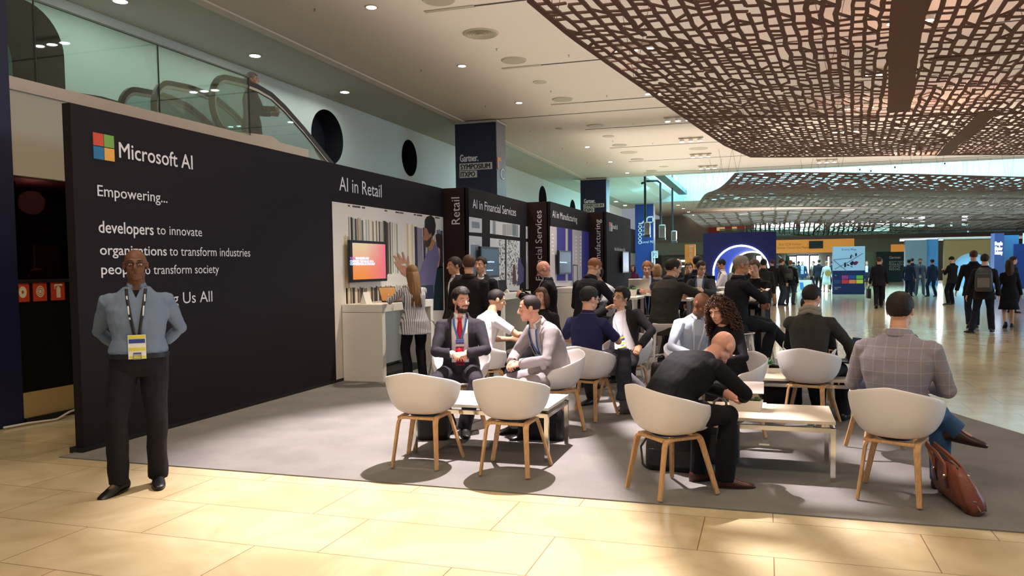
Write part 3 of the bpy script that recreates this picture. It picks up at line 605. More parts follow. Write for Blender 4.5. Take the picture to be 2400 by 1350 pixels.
pol(B1, X1, [(942,580),(960,600),(985,655),(1004,640),(1008,690),(988,760),(958,772),(940,742),(936,716),(926,692),(935,660),(932,625)], mat('a46e52', .6), o_+.004, 'printed_face', U4)
pol(B1, X1, [(944,525),(962,494),(1000,480),(1030,508),(1042,570),(1036,640),(1010,682),(1002,640),(985,655),(962,602),(944,592)], mat('1f1819', .6), o_+.005, 'printed_hair', U4)
pol(B1, X1, [(938,705),(962,712),(985,690),(1004,668),(1000,720),(985,760),(958,772),(942,742)], mat('3d2a25', .6), o_+.005, 'printed_beard', U4)
for i, q in enumerate([[(842,1080),(800,1050),(735,1015),(720,985),(760,935),(790,960),(815,960),(850,1040)], [(730,1000),(700,960),(735,930),(770,945),(775,1000)], [(700,960),(662,905),(672,898),(745,935)], [(712,930),(658,848),(670,842),(752,915)], [(735,920),(690,826),(702,822),(765,910)], [(755,910),(735,812),(747,812),(782,915)], [(775,940),(786,852),(796,848),(803,905),(805,960)]]):
    pol(B1, X1, q, mat('b98468', .6) if i else SK, o_+.004+i*.0004, 'printed_hand', U4)
# financial services windows
WP = mat('cfd0d2', .6, var=.12, vscale=3); WG = mat('7d8a98', .6); TR = mat('52605a', .7, var=.3, vscale=14); PB = mat('4a4670', .6)
for q in ([(1346,494),(1462,512),(1462,641),(1346,633)], [(1346,664),(1462,676),(1462,1100),(1346,1090)], [(1535,524),(1805,568),(1803,681),(1535,646)], [(1535,686),(1805,714),(1803,1175),(1535,1180)], [(1860,580),(1888,584),(1888,694),(1860,690)], [(1862,720),(1888,724),(1888,1148),(1862,1150)]): pol(B2, X2, q, WP, .004, 'printed_window', U4)
for q in ([(1560,530),(1585,534),(1585,650),(1560,648)], [(1370,535),(1440,545),(1440,600),(1370,594)], [(1740,562),(1790,570),(1790,675),(1740,668)], [(1360,745),(1440,750),(1440,1060),(1360,1060)]): pol(B2, X2, q, WG, .0055, 'printed_pane', U4)
pol(B2, X2, [(1670,700),(1684,702),(1684,1178),(1670,1178)], mat('22242a', .6), .006, 'printed_bar', U4)
rnd = random.Random(3); fl = MB(); l2 = V(B2.location)
for i in range(420):
    u, v = (rnd.uniform(1690, 1795) if i % 3 else rnd.uniform(1615, 1668)), rnd.uniform(705, 1120); s_ = rnd.uniform(3, 9); p = [atX(*U4(u+a*s_, v+b*s_*1.4), X2)-l2+V((.006, 0, 0)) for a, b in ((0, -1), (.6, 0), (0, 1), (-.5, .1))]; fl.poly(p)
fl.build('printed_tree', TR, B2)
for i in range(10):
    u = 1652+i*12; pol(B2, X2, [(u, 560), (u+5, 561), (u+5, 660), (u, 660)], TR, .006, 'printed_branch', U4)
pol(B2, X2, [(1790,870),(1812,858),(1815,905),(1840,960),(1838,1080),(1800,1110),(1775,1115),(1780,1090),(1790,1060),(1785,960)], PB, .007, 'printed_figure', U4)
pol(B2, X2, [(1745,925),(1760,925),(1768,1000),(1772,1100),(1740,1105),(1738,1000)], mat('5a4444', .6), .007, 'printed_figure', U4)
# manufacturing curtains
U5 = lambda u, v: (1280+u*.1481, 480+v*.1481)
pol(B3, X3, [(58,338),(690,432),(690,1290),(58,1290)], mat('bdb5b8', .6, var=.06, vscale=3), .004, 'picture', U5)
CURT = stripes('printed_curtain', 1, .09, .5, '2c2a78', '3a3a94')
for q in ([(165,352),(303,372),(303,1200),(165,1200)], [(340,378),(410,390),(410,1200),(340,1200)], [(562,412),(690,432),(690,1200),(562,1200)]): pol(B3, X3, q, CURT, .006, 'printed_curtain', U5)
dt = MB(); l3 = V(B3.location)
for i in range(2):
    for j in range(9): 
        p = atX(*U5(470+i*68, 510+j*55), X3)-l3; dt.box((p.x, p.y-.05, p.z-.018), (p.x+.007, p.y+.09, p.z+.018))
for j in range(6): p = atX(*U5(92+8*(j % 2), 470+j*60), X3)-l3; dt.box((p.x, p.y-.05, p.z-.02), (p.x+.007, p.y+.1, p.z+.02))
dt.build('printed_highlight', mat('e6e0e2', .6), B3)
for q in ([(418,945),(495,950),(495,965),(418,960)], [(418,945),(428,945),(428,1290),(418,1290)], [(488,950),(495,950),(495,1290),(488,1290)], [(560,880),(570,870),(585,880),(575,900),(575,960),(560,960)]): pol(B3, X3, q, mat('2a2c34', .6), .0065, 'printed_trolley', U5)
# counters
def counter(y0, xa, label, L=1.75, H=1.10):
    t = thing('counter', label, 'counter', (xa, y0, 0)); W = .63
    MB().box((0, 0, 0), (W, .10, H-.115)).build('side_panel', WHITE, t, bevel=.003); MB().box((0, L-.10, 0), (W, L, H-.115)).build('side_panel', WHITE, t, bevel=.003)
    MB().box((0, 0, H-.11), (W, L, H)).build('top', WHITE, t, bevel=.004); MB().box((.06, .1, .12), (.09, L-.1, H-.115)).build('back_panel', WHITE, t)
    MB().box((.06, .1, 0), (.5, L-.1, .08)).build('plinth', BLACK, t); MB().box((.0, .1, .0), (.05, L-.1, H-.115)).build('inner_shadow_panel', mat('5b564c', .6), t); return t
counter(9.75, -5.79+.012, 'white counter in front of the retail picture, laptop open on top')
counter(13.5, -5.278+.012, 'white counter in front of the financial services wall')
counter(17.25, -4.728+.012, 'white counter by the manufacturing wall, mostly hidden behind the standing men')
# wall screens
def gradient(name, stops, e, axis='z', horiz=None):
    m, nt, b, N, L = nodes(name); tc = N('TexCoord'); s = N('SeparateXYZ'); L(tc.outputs['Generated'], s.inputs[0]); r = ramp(N, *stops); L(s.outputs[2], r.inputs[0])
    out = r.outputs[0]
    if horiz:
        r2 = ramp(N, (.35, '000000'), (1, 'ffffff')); L(s.outputs[1], r2.inputs[0]); mx = N('Mix'); mx.data_type = 'RGBA'; L(r2.outputs[0], mx.inputs[0]); L(out, mx.inputs[6]); mx.inputs[7].default_value = lin(horiz); out = mx.outputs[2]
    b.inputs['Base Color'].default_value = (0, 0, 0, 1); L(out, b.inputs['Emission Color']); b.inputs['Emission Strength'].default_value = e; b.inputs['Roughness'].default_value = .25; return m
BEZ = mat('10141f', .3, name='bezel')
def screen(X, y0, y1, z0, z1, label, m, th=.05, gap=.06):
    t = thing('wall_screen', label, 'screen', (X+gap, y0, z0)); MB().box((0, 0, 0), (th, y1-y0, z1-z0)).build('casing', BEZ, t, bevel=.004)
    MB().box((th, .05, .04), (th+.003, y1-y0-.05, z1-z0-.04)).build('display', m, t); MB().box((-gap, (y1-y0)*.3, .2), (0, (y1-y0)*.7, .45)).build('bracket', BLACK, t); return t
T1 = screen(X1, 9.86, 10.96, 1.41, 2.02, 'wall screen glowing orange and pink above the retail counter', gradient('screen_orange', [(0, 'ee8a35'), (.35, 'f0935a'), (.6, 'eab08a'), (1, 'dccaa0')], .85, horiz='e8687c'))
XS = X1+.115; C_T = mat('bcd8f4', .5, emit=.9)
for s_, px0, px1, y_, c in (('92%', 820, 831, 608, mat('b060c0', .5, emit=.6)), ('RECOGNIZE AND', 834, 864, 608, C_T), ('CHANGED THE VALUE OF A', 820, 875, 615, C_T), ('COMPREHENSIVE AI STRATEGY', 820, 878.5, 621.5, C_T)): wt(s_, px0, y_, px1, y_-5.6, XS, T1, .02, c)
SCB = gradient('screen_blue', [(0, '3c4c5a'), (.5, '2f4256'), (1, '33475c')], .55)
T2 = screen(X2, 13.78, 14.82, 1.40, 2.0, 'dark blue wall screen above the financial services counter', SCB)
wt('Microsoft AI  |  Financial Services', 1123.5, 615, 1158, 611.5, X2+.115, T2, .01, C_T); wt('microsoft.com/ai', 1140, 634.5, 1155, 632, X2+.115, T2, .01, C_T)
T3 = screen(X3, 17.5, 18.65, 1.41, 1.975, 'blue-grey wall screen above the manufacturing counter', SCB); wt('Manufacturing', 1312, 616, 1328, 613, X3+.115, T3, .01, C_T)
a = atX(1451, 592, X4); T4 = screen(X4, a.y, a.y+1.05, 1.38, 2.02, 'small bright blue screen on the last booth wall', gradient('screen_four', [(0, '9aa6a4'), (.35, '7f94a6'), (.55, '3a58c0'), (.75, '5c86b8'), (1, '8fb4c4')], .35))

# ================================================================== seating
def shell_mesh():
    b = MB(); NT, NS = 48, 12; v = []
    def rim(th):                                   # th from the back, 0..pi
        a = abs(th); d = math.degrees(a)
        if d < 100: return .79-.125*(d/100)**1.25
        if d < 128: return .665-.03*(d-100)/28
        if d < 150: return .635-.175*((d-128)/22)**1.0
        return .46-.005*(d-150)/30
    rings = []
    for i in range(NS+1):
        s_ = i/NS; r_ = []
        for k in range(NT):
            th = -pi+2*pi*k/NT; h = rim(th); c_, sn = -cos(th), sin(th); d = math.degrees(abs(th))
            ph = s_*pi/2; R0 = sin(ph)**.52; z = .435+(h-.435)*(1-cos(ph))**1.15
            if s_ < .45: z = max(z, .435)
            fl = .92+.08*((z-.435)/.355); rx, ry = .295, .265
            if d > 128: fl = .84+.10*s_
            sq = (abs(sn)**2.5+abs(c_)**2.5)**(-1/2.5)
            r_.append(V((rx*sn*sq*R0*fl, ry*c_*sq*R0*fl*(1.04 if c_ < 0 else 1.0), z-.006*(1-s_))))
        rings.append(r_)
    b.loft(rings[1:], cap=False); b.add(rings[1], [tuple(range(NT))[::-1]]); return b
def make_chair(label):
    t = thing('tub_chair', label, 'chair', (0, 0, 0))
    o = shell_mesh().build('shell', SHELL, t, smooth=True); m = o.modifiers.new('thick', 'SOLIDIFY'); m.thickness = .012; m.offset = 1; m = o.modifiers.new('sub', 'SUBSURF'); m.levels = m.render_levels = 1
    C4 = [(-.155, -.15), (.155, -.15), (.155, .15), (-.155, .15)]; T4_ = [(-.19, -.225), (.19, -.225), (.25, .225), (-.25, .225)]
    for k in range(4):
        c, tp, nx = V((*C4[k], .405)), V((*T4_[k], .009)), V((*C4[(k+1) % 4], .400)); d = (c-tp).normalized(); h = (nx-c); h.z = 0; h.normalize()
        P_ = [tp, tp+(c-tp)*.5, c-d*.05]+[c-d*.05*(1-q)**2+h*.05*q**2 for q in (.3, .5, .7)]+[c+h*.055, nx-h*.012]
        out = V((-h.y, h.x, 0)); b = MB(); rings = []
        for i, p in enumerate(P_):
            tg = (P_[min(i+1, len(P_)-1)]-P_[max(i-1, 0)]).normalized(); n_ = out-tg*out.dot(tg); n_.normalize(); q = tg.cross(n_); tk, wd = .020, (.034+.012*min(1, i/3))
            rings.append([p+q*x*tk/2+n_*y*wd/2 for x, y in ((-1,-1),(1,-1),(1,1),(-1,1))])
        b.loft(rings).build('leg', OAK, t, bevel=.004)
    MB().lathe([(.11, .408), (.12, .414), (.11, .437)], n=20).build('seat_plate', BLACK, t); return t
CH = [(-2.67, 5.75, 2, 'leftmost empty white tub chair, its back to the camera'), (-1.90, 5.71, 0, 'empty white tub chair in front of the grey-suited man, back to the camera'),
 (-.66, 5.47, -45, 'white tub chair carrying the hunched bald man in black'), (.84, 5.72, -20, 'white tub chair carrying the man in the pale checked jacket at right'), (-1.80, 7.93, -12, 'white tub chair carrying the man in the navy polo shirt'),
 (.40, 8.10, -16, 'white tub chair carrying the man in the dark tweed jacket and scarf'), (.92, 6.98, 100, 'white tub chair mostly hidden behind the man in the checked jacket'), (-2.97, 7.30, -162, 'white tub chair carrying the man with the red tie'),
 (-1.97, 7.22, 134, 'white tub chair carrying the man in the light grey suit'), (-3.14, 8.38, -40, 'white tub chair carrying the man in the white T-shirt'), (-.30, 7.30, 138, 'white tub chair carrying the curly-haired woman, seen edge-on'),
 (-1.58, 9.02, 156, 'white tub chair carrying the man resting his head on his hand'), (-2.66, 9.30, 172, 'white tub chair carrying the dark-haired woman half hidden behind the grey suit'), (-.76, 8.42, 202, 'white tub chair carrying the bald man in a white shirt'), (.47, 9.30, 174, 'white tub chair hidden behind the man with the scarf, facing him')]
ch0 = None
for x, y, a, lab in CH:
    c = make_chair(lab) if ch0 is None else copy_tree(ch0); ch0 = ch0 or c
    c.location = (x, y, .009); c.rotation_euler = (0, 0, radians(a)); c['label'] = lab; c['group'] = 'white tub chairs in the lounge'
def low_table(x0, y0, x1, y1, label, legs=True, top=WHITE):
    t = thing('coffee_table', label, 'table', ((x0+x1)/2, (y0+y1)/2, .009), 0, 'low coffee tables'); a, b = (x1-x0)/2, (y1-y0)/2
    MB().box((-a, -b, .42), (a, b, .446)).build('tabletop', top, t, bevel=.003); f = .035
    fr = MB()
    for yy in (-b+f/2, b-f/2): fr.box((-a+.0, yy-.018, .362), (a, yy+.018, .395))
    for xx in (-a+f/2, a-f/2): fr.box((xx-.018, -b, .362), (xx+.018, b, .395))
    fr.build('frame', CHROME, t)
    for sx in (-1, 1):
        for sy in (-1, 1):
            MB().box((sx*(a-.0175)-.0175, sy*(b-.0175)-.0175, 0), (sx*(a-.0175)+.0175, sy*(b-.0175)+.0175, .362)).build('leg', CHROME, t)
            MB().lathe([(.012, .39), (.012, .425)], (sx*(a-.14), sy*(b-.06), 0), 10).build('spacer', CHROME, t)
low_table(-2.92, 6.03, -1.70, 6.72, 'low white coffee table with chrome legs behind the two empty chairs')
low_table(-.72, 5.98, .48, 6.64, 'low white coffee table beside the hunched bald man, planter on top', top=mat('e4d6c0', .4))
low_table(-.40, 8.12, .82, 8.92, 'low coffee table behind, carrying a small succulent planter', top=mat('e0d2ba', .4))
def high_table(x0, y0, x1, y1, label, H=1.05):
    t = thing('high_table', label, 'table', ((x0+x1)/2, (y0+y1)/2, 0), 0, 'high bar tables'); a, b = (x1-x0)/2, (y1-y0)/2
    MB().box((-a, -b, H-.035), (a, b, H)).build('tabletop', WHITE, t, bevel=.003)
    for sx in (-1, 1):
        for sy in (-1, 1): MB().box((sx*(a-.03)-.025, sy*(b-.03)-.025, .009), (sx*(a-.03)+.025, sy*(b-.03)+.025, H-.035)).build('leg', STEEL, t)
HT = 1.12
def ht(pl, pr_, py, dep, label): a, b = atZ(pl, py, HT), atZ(pr_, py, HT); high_table(a.x, (a.y+b.y)/2, b.x, (a.y+b.y)/2+dep, label, HT)
ht(1447, 1538, 689, .75, 'high white table under the laptop of the man in the navy sweater'); ht(1432, 1494, 697, .7, 'high white table with a planter, nearest of the high tables at left'); ht(1539, 1618, 700.5, .7, 'high white table where the man in the dark grey suit leans')
ht(1628, 1692, 686, .75, 'high white table with the black laptop of the young man in glasses'); ht(1758, 1794, 699, .6, 'high white table right of the seated man on the bar stool'); ht(1680, 1722, 674, .7, 'high white table behind, by the man in white carrying a backpack')
def stool(x, y, rz, label):
    t = thing('bar_stool', label, 'stool', (x, y, .009), radians(rz), 'white bar stools'); s_ = MB(); rings = []
    for i in range(9):
        q = i/8; yy = .19-.40*q; ww = .20-.03*q+.03*sin(q*pi); zz = .745-.018*sin(q*pi)+(.0 if q < .75 else .10*((q-.75)/.25)**1.5)
        rings.append([V((-ww, yy, zz)), V((-ww*.5, yy, zz-.012)), V((ww*.5, yy, zz-.012)), V((ww, yy, zz)), V((ww, yy, zz-.018)), V((0, yy, zz-.035)), V((-ww, yy, zz-.018))])
    s_.loft(rings).build('seat', SHELL, t, smooth=True)
    for sx in (-1, 1):
        MB().tube([(sx*.15, .14, .73), (sx*.17, .19, .42), (sx*.24, .25, 0)], [.024, .016, .013], 8).build('leg', SHELL, t, smooth=True)
        MB().tube([(sx*.13, -.12, .73), (sx*.15, -.17, .42), (sx*.22, -.26, 0)], [.024, .016, .013], 8).build('leg', SHELL, t, smooth=True)
    MB().tube([(-.18, .20, .36), (0, .10, .40), (.18, .20, .36)], .012, 8).tube([(-.16, -.18, .36), (0, .0, .40), (.16, -.18, .36)], .012, 8).tube([(0, .0, .40), (0, .10, .40)], .014, 8).build('footrest', SHELL, t, smooth=True); return t
STL = [(-4.42, 10.35, -60, 'white bar stool by the retail counter, right of the woman in the striped shirt'), (-.36, 10.2, -80, 'white bar stool under the man with crossed legs'), (-1.30, 10.32, 14, 'white bar stool carrying the man in the dark grey suit'), (-1.95, 10.9, 200, 'white bar stool with its leg flared beside the black backpack'),
 (-2.02, 13.55, 180, 'white bar stool under the man in the navy sweater'), (-1.06, 13.8, 180, 'white bar stool under the young man with the black laptop'), (-.14, 12.1, 190, 'white bar stool by the man holding his hand to his mouth')]
for s_ in STL: stool(*s_)
# planters
LEAF = mat('5f8f4a', .5, var=.25, vscale=30); LEAF2 = mat('3f7a48', .5, var=.25, vscale=30); SOIL = mat('3a2e26', .9)
def planter(x, y, z, rz, label, kind=0, k=1.):
    t = thing('planter', label, 'plant', (x, y, z), radians(rz), 'small white planters'); a, b, h = (.125*k, .05*k, .085*k) if kind == 0 else (.06*k, .055*k, .075*k)
    MB().loft([[V((sx*a*q, sy*b*q, zz)) for sx, sy in ((-1,-1),(1,-1),(1,1),(-1,1))] for q, zz in ((.9, 0), (1, h), (.93, h), (.92, h-.015))]).build('pot', mat('e9e2d6', .5), t)
    f = MB(); rnd = random.Random(int(x*100+y*10))
    for r in range(9 if kind == 0 else 4):
        cx, cy = rnd.uniform(-.85, .85)*a, rnd.uniform(-.6, .6)*b
        for i in range(13):
            A = i*2.4; el = .25+.085*i; L_ = (.050 if kind == 0 else .085)*k*rnd.uniform(.7, 1.2)*(1-.02*i); d = V((cos(A)*cos(el), sin(A)*cos(el), sin(el))); sd = V((-sin(A), cos(A), 0)); up = d.cross(sd); c = V((cx, cy, h-.01)); w_ = L_*.28
            f.add([c, c+d*L_*.55+sd*w_, c+d*L_*.55-sd*w_, c+d*L_-up*.2*L_*0, c+d*L_*.55+up*w_*.5, c+d*L_*.5-up*w_*.5], [(0,1,4),(0,4,2),(1,3,4),(4,3,2),(0,5,1),(0,2,5),(1,5,3),(5,2,3)])
    f.build('foliage', LEAF if kind == 0 else LEAF2, t); MB().box((-a*.9, -b*.9, h-.02), (a*.9, b*.9, h-.008)).build('soil', SOIL, t)
planter(-.155, 6.30, .455, -8, 'white planter of green succulents on the table by the bald man'); planter(-.07, 8.52, .455, 20, 'small square white planter with a dark succulent on the rear coffee table', 1, 1.25)
def on_table(px, py, dy=0): p = atZ(px, py, HT); return p.x, p.y+dy, HT
planter(*on_table(1466, 695, .12), 0, 'white planter on the nearest high table at left', 0, 1.25); planter(*on_table(1508, 687.5, .1), 0, 'white planter beside the open silver laptop', 0, 1.25); planter(*on_table(1606, 697, .35), 8, 'green planter between the leaning man and the black laptop', 0, 1.25); planter(*on_table(1774, 698, .2), 0, 'white planter on the high table behind the man on the stool', 0, 1.1)
# laptops, phones, papers
def laptop(x, y, z, rz, label, body, scr=None, op=105, tabletop=True, k=1.):
    t = thing('laptop', label, 'laptop', (x, y, z), radians(rz)); w_, d = .16*k, .115*k
    MB().box((-w_, -d, 0), (w_, d, .015)).build('base', body, t, bevel=.003); a = radians(op-90); M = Matrix.Rotation(-a, 3, 'X')
    MB().obox(V((0, d, .012)) + M @ V((0, 0, d)), (2*w_, .008, 2*d), M).build('lid', body, t)
    MB().obox(V((0, d, .012)) + M @ V((0, -.0045, d)), (2*w_-.02, .002, 2*d-.02), M).build('display', scr or BEZ, t)
    MB().box((-w_+.02, -d*.1, .015), (w_-.02, d-.015, .0165)).build('keyboard', BLACK, t); return t
laptop(-5.33, 10.52, 1.10, 66, 'open black laptop with an orange screen on the retail counter', BLACK, gradient('laptop_orange', [(0, 'd8803c'), (1, 'd59a5a')], .7), 112)
laptop(*on_table(1492, 688.5, .28), 188, 'open silver laptop before the man in the navy sweater', mat('c2bcae', .35, .5), None, 110, k=1.1); laptop(*on_table(1652, 685.6, .3), 172, 'open black laptop seen from behind, before the young man in glasses', mat('16171a', .4), None, 105, k=1.25)
laptop(.80, 8.42, .60, -48, 'open dark laptop on the lap of the man with the scarf', mat('1a1d24', .35), gradient('laptop_dark', [(0, '0f1a28'), (1, '1d3350')], .3), 118, k=1.05)
laptop(-5.0, 14.9, 1.10, 80, 'black laptop lying low on the financial services counter', BLACK, BEZ, 100)
def phone(x, y, z, rz, label): t = thing('phone', label, 'phone', (x, y, z), radians(rz)); MB().box((-.035, -.072, 0), (.035, .072, .009)).build('body', BLACK, t, bevel=.004); MB().box((-.031, -.065, .009), (.031, .065, .0095)).build('display', BEZ, t)
phone(-2.28, 6.52, .455, 70, 'black phone lying on the white coffee table between the empty chairs')
tag(MB().box((-.1, -.14, 0), (.1, .14, .004)).build('brochure', mat('ddd2cc', .6), loc=(-.10, 6.52, .455)), 'pale brochure lying on the table under the hand of the bald man', 'brochure')
cd_ = thing('card_stand', 'folded white card standing on the near end of the retail counter', 'card', (-5.5, 9.95, 1.10)); MB().prism([(-.05, -.09, 0), (.05, -.09, 0), (0, -.09, .17)], (0, .18, 0)).build('card', WHITE, cd_)
cs = thing('cup', 'patterned glass tumbler on the financial services counter', 'cup', (-4.95, 14.0, 1.10)); MB().lathe([(.035, 0), (.05, .16), (.046, .16), (.033, .01)], n=20).build('body', mat('8a949c', .2, var=.4, vscale=30), cs, smooth=True)
tp = thing('paper_tent', 'small folded white paper on the financial services counter', 'card', (-4.85, 14.35, 1.10)); MB().prism([(-.05, -.04, 0), (.05, -.04, 0), (0, -.04, .07)], (0, .08, 0)).build('sheet', WHITE, tp)
tag(MB().box((-.045, -.03, 0), (.045, .03, .002)).build('paper_scrap', WHITE, loc=(-.02, 7.09, .0095)), 'small white scrap of paper on the grey carpet under the coffee table', 'paper')
p = atY(1750, 908, 6.35); mg = thing('magazine', 'open pale magazine held by the hunched bald man', 'magazine', p); MB().obox((0, 0, 0), (.26, .19, .006), Matrix.Rotation(.35, 3, 'X')).build('page', mat('d6ccc8', .6, var=.12, vscale=25), mg)
# bags
def softbag(name, label, loc, rz, size, m, cat='bag', handle=True, hm=None, straps=False):
    t = thing(name, label, cat, loc, radians(rz)); a, b, h = size; b_ = MB(); rings = []
    for q, s_ in ((0, .86), (.04, .97), (.3, 1.0), (.6, .97), (.85, .85), (.97, .6), (1, .35)):
        rings.append([V((a*s_**.35*math.copysign(abs(cos(w))**.45, cos(w)), b*s_*math.copysign(abs(sin(w))**.6, sin(w))*(1+.04*sin(5*w+q*6)), h*q)) for w in [2*pi*k/28 for k in range(28)]])
    b_.loft(rings).build('body', m, t, smooth=True)
    MB().tube([(-a*.8, -b*.35, h*.93), (0, -b*.38, h*1.005), (a*.8, -b*.35, h*.93)], .006, 6).build('zip', hm or BLACK, t)
    MB().box((-a*.8, -b*1.03, h*.12), (a*.8, -b*.9, h*.58)).build('front_pocket', m, t, bevel=.012)
    if handle: MB().tube([(-a*.35, 0, h*.96), (-a*.33, 0, h*1.15), (0, 0, h*1.24), (a*.33, 0, h*1.15), (a*.35, 0, h*.96)], .011, 8).build('handle', hm or m, t, smooth=True)
    if straps: MB().tube([(-a, b*.5, h*.8), (-a*1.25, b*.3, h*.5), (-a*1.15, 0, .02), (-a*.9, -b*.6, .012)], .009, 6).build('strap', hm or m, t, smooth=True)
    return t
BAGB = mat('1b1a1c', .55, bump=.25, bscale=30, name='black_nylon')
softbag('laptop_bag', 'black laptop bag on the floor under the chair of the hunched bald man', (-.70, 6.08, .009), -4, (.21, .11, .30), mat('232024', .5, bump=.25, bscale=30), straps=True)
softbag('backpack', 'grey backpack on the floor behind the legs of the hunched bald man', (-.36, 6.42, .009), 20, (.15, .10, .42), mat('4a4848', .6, bump=.3, bscale=25), 'backpack')
softbag('backpack', 'black backpack on the floor behind the leftmost empty chair', (-2.98, 6.62, .009), 15, (.15, .11, .40), BAGB, 'backpack', straps=True)
softbag('briefcase', 'wide black bag on the floor under the coffee table beside the grey-suited man', (-2.0, 6.86, .009), 0, (.22, .10, .30), mat('0f0e10', .5, bump=.15, bscale=30), 'bag')
softbag('backpack', 'black backpack on the carpet beside the chair of the man resting his head', (-1.27, 9.9, .009), 10, (.15, .1, .36), BAGB, 'backpack')
softbag('trolley_bag', 'black bag under the rear coffee table by the tweed-jacketed man', (.12, 9.0, .009), 10, (.2, .14, .30), BAGB, 'bag')
softbag('camera_bag', 'small black bag heaped on the high table beside the black laptop', on_table(1612, 697, .15), 0, (.14, .1, .14), BAGB, 'bag', False)
p = atY(1456, 872, 7.98); qj = thing('quilted_jacket', 'dark quilted jacket hanging over the chair of the man in the navy polo', 'jacket', (p.x, 7.98, .20)); b = MB(); rr = []
for i_ in range(31): z = i_*.018; w_ = .078+.008*abs(sin(i_*pi/5))-.018*abs(i_-15)/15; rr.append([V((w_*cos(a)*(1+.10*sin(3*a+i_*.25))+.035*sin(i_*.09), .62*w_*sin(a)+.02*sin(i_*.3), z)) for a in [2*pi*k/28 for k in range(28)]])
b.loft(rr).build('body', mat('171a2a', .7, bump=.2, bscale=30), qj, smooth=True)
# leaning brown leather bag
LEA = mat('7a4030', .42, bump=.25, bscale=22, var=.18, vscale=7, name='brown_leather'); LEAD = mat('3a211c', .45, name='dark_leather'); BRASS = mat('cdb07a', .25, 1.)
lb = thing('leather_bag', 'brown leather handbag leaning against the chair leg at right', 'bag', (1.235, 5.66, .009), 0)
ax = V((.075, -.50, 0)).normalized(); tilt = V((-.15, .10, .98)); perp = V((0, 0, 1)).cross(ax)   # ax = along the base
def LB(u, v, w_): return ax*u + V((-.34, .06, 1)).normalized()*v + perp*w_
b = MB(); rings = []
for v_, s_, L_ in ((0, .5, .26), (.02, .85, .28), (.09, 1, .285), (.17, .85, .262), (.25, .55, .23), (.29, .22, .20)):
    rings.append([LB(L_*math.copysign(abs(cos(w))**.4, cos(w)), v_+.012*sin(3*w), .085*s_*math.copysign(abs(sin(w))**.7, sin(w))*(1+.12*sin(7*cos(w)*2+v_*9))) for w in [2*pi*k/36 for k in range(36)]])
b.loft(rings).build('body', LEA, lb, smooth=True); MB().loft([[p*1 for p in rings[0]], [p*1.015+V((0, 0, .012)) for p in rings[1]]]).build('base', LEAD, lb, smooth=True)
for s_ in (-1, 1):
    MB().tube([LB(-.11, .20, s_*.068), LB(-.115, .29, s_*.045), LB(-.10, .36, s_*.03-.03), LB(-.02, .405, s_*.025-.06), LB(.06, .36, s_*.03-.03), LB(.085, .29, s_*.045), LB(.085, .20, s_*.068)], 1, flat=(.028, .010), up=perp).build('handle', mat('9a5a38', .45, bump=.1), lb)
    for u in (-.11, .085): MB().tube([LB(u, .21, s_*.066), LB(u-.01*s_, .13, s_*.083)], 1, flat=(.03, .008), up=perp).build('handle_tab', LEAD, lb); MB().ell(LB(u, .215, s_*.072), .012).build('rivet', CHROME, lb)
MB().tube([LB(-.225, .285, 0), LB(0, .298, 0), LB(.19, .285, 0)], .006, 6).build('zip', LEAD, lb)
MB().lathe([(.012, -.004), (.02, 0), (.012, .004)], LB(.27, .10, 0), 14).build('ring', CHROME, lb); MB().tube([LB(.275, .10, 0), LB(.285, .04, .01)], .005, 6).build('tassel', BRASS, lb)

# ================================================================== far end of the hall
BLUE = mat('16246e', .5, name='blue_wall'); BL2 = mat('1f4fc8', .5, name='tunnel_blue'); NEON = mat('f4f4ff', .4, emit=7)
def blue_arch():
    t = thing('arch_wall', 'deep blue wall with a round tunnel rimmed by white light', 'wall', (-1.05, 34.8, 0)); bm = bmesh.new()
    N_ = 48; c0 = (-.02, 1.22); R0 = 1.16; c1_ = (.42, 1.2); Rb = .93
    lp = [[(-1.62, 0), (1.43, 0), (1.43, 2.96), (-1.62, 2.96)], [(c0[0]+R0*cos(2*pi*k/N_), c0[1]+R0*sin(2*pi*k/N_)) for k in range(N_)]]; ed = []
    for l in lp: vs = [bm.verts.new((x, 0, z)) for x, z in l]; ed += [bm.edges.new((vs[i], vs[(i+1) % len(vs)])) for i in range(len(vs))]
    bmesh.ops.triangle_fill(bm, use_beauty=True, edges=ed); me = bpy.data.meshes.new('front'); bm.to_mesh(me); bm.free(); link('front', me, BLUE, t)
    MB().box((-1.62, .01, 0), (-1.56, 1.0, 2.96)).box((1.37, .01, 0), (1.43, 1.0, 2.96)).box((-1.62, .01, 2.9), (1.43, 1.0, 2.96)).build('casing', BLUE, t)
    MB().loft([[V((c[0]+R*cos(2*pi*k/N_), y, c[1]+R*sin(2*pi*k/N_))) for k in range(N_)] for c, R, y in ((c0, R0, 0), (c1_, Rb, 1.0))], cap=False).build('tunnel', BL2, t)
    for c, R, y in ((c0, R0, -.01), (c1_, Rb, .98)): MB().tube([V((c[0]+R*cos(2*pi*k/N_), y, c[1]+R*sin(2*pi*k/N_))) for k in range(N_)], .035, 8, close=True).build('light_rim', NEON, t, smooth=True)
    MB().box((-1.62, -.02, 0), (1.43, .0, .12)).build('plinth', mat('8f98a8', .4), t)
blue_arch()
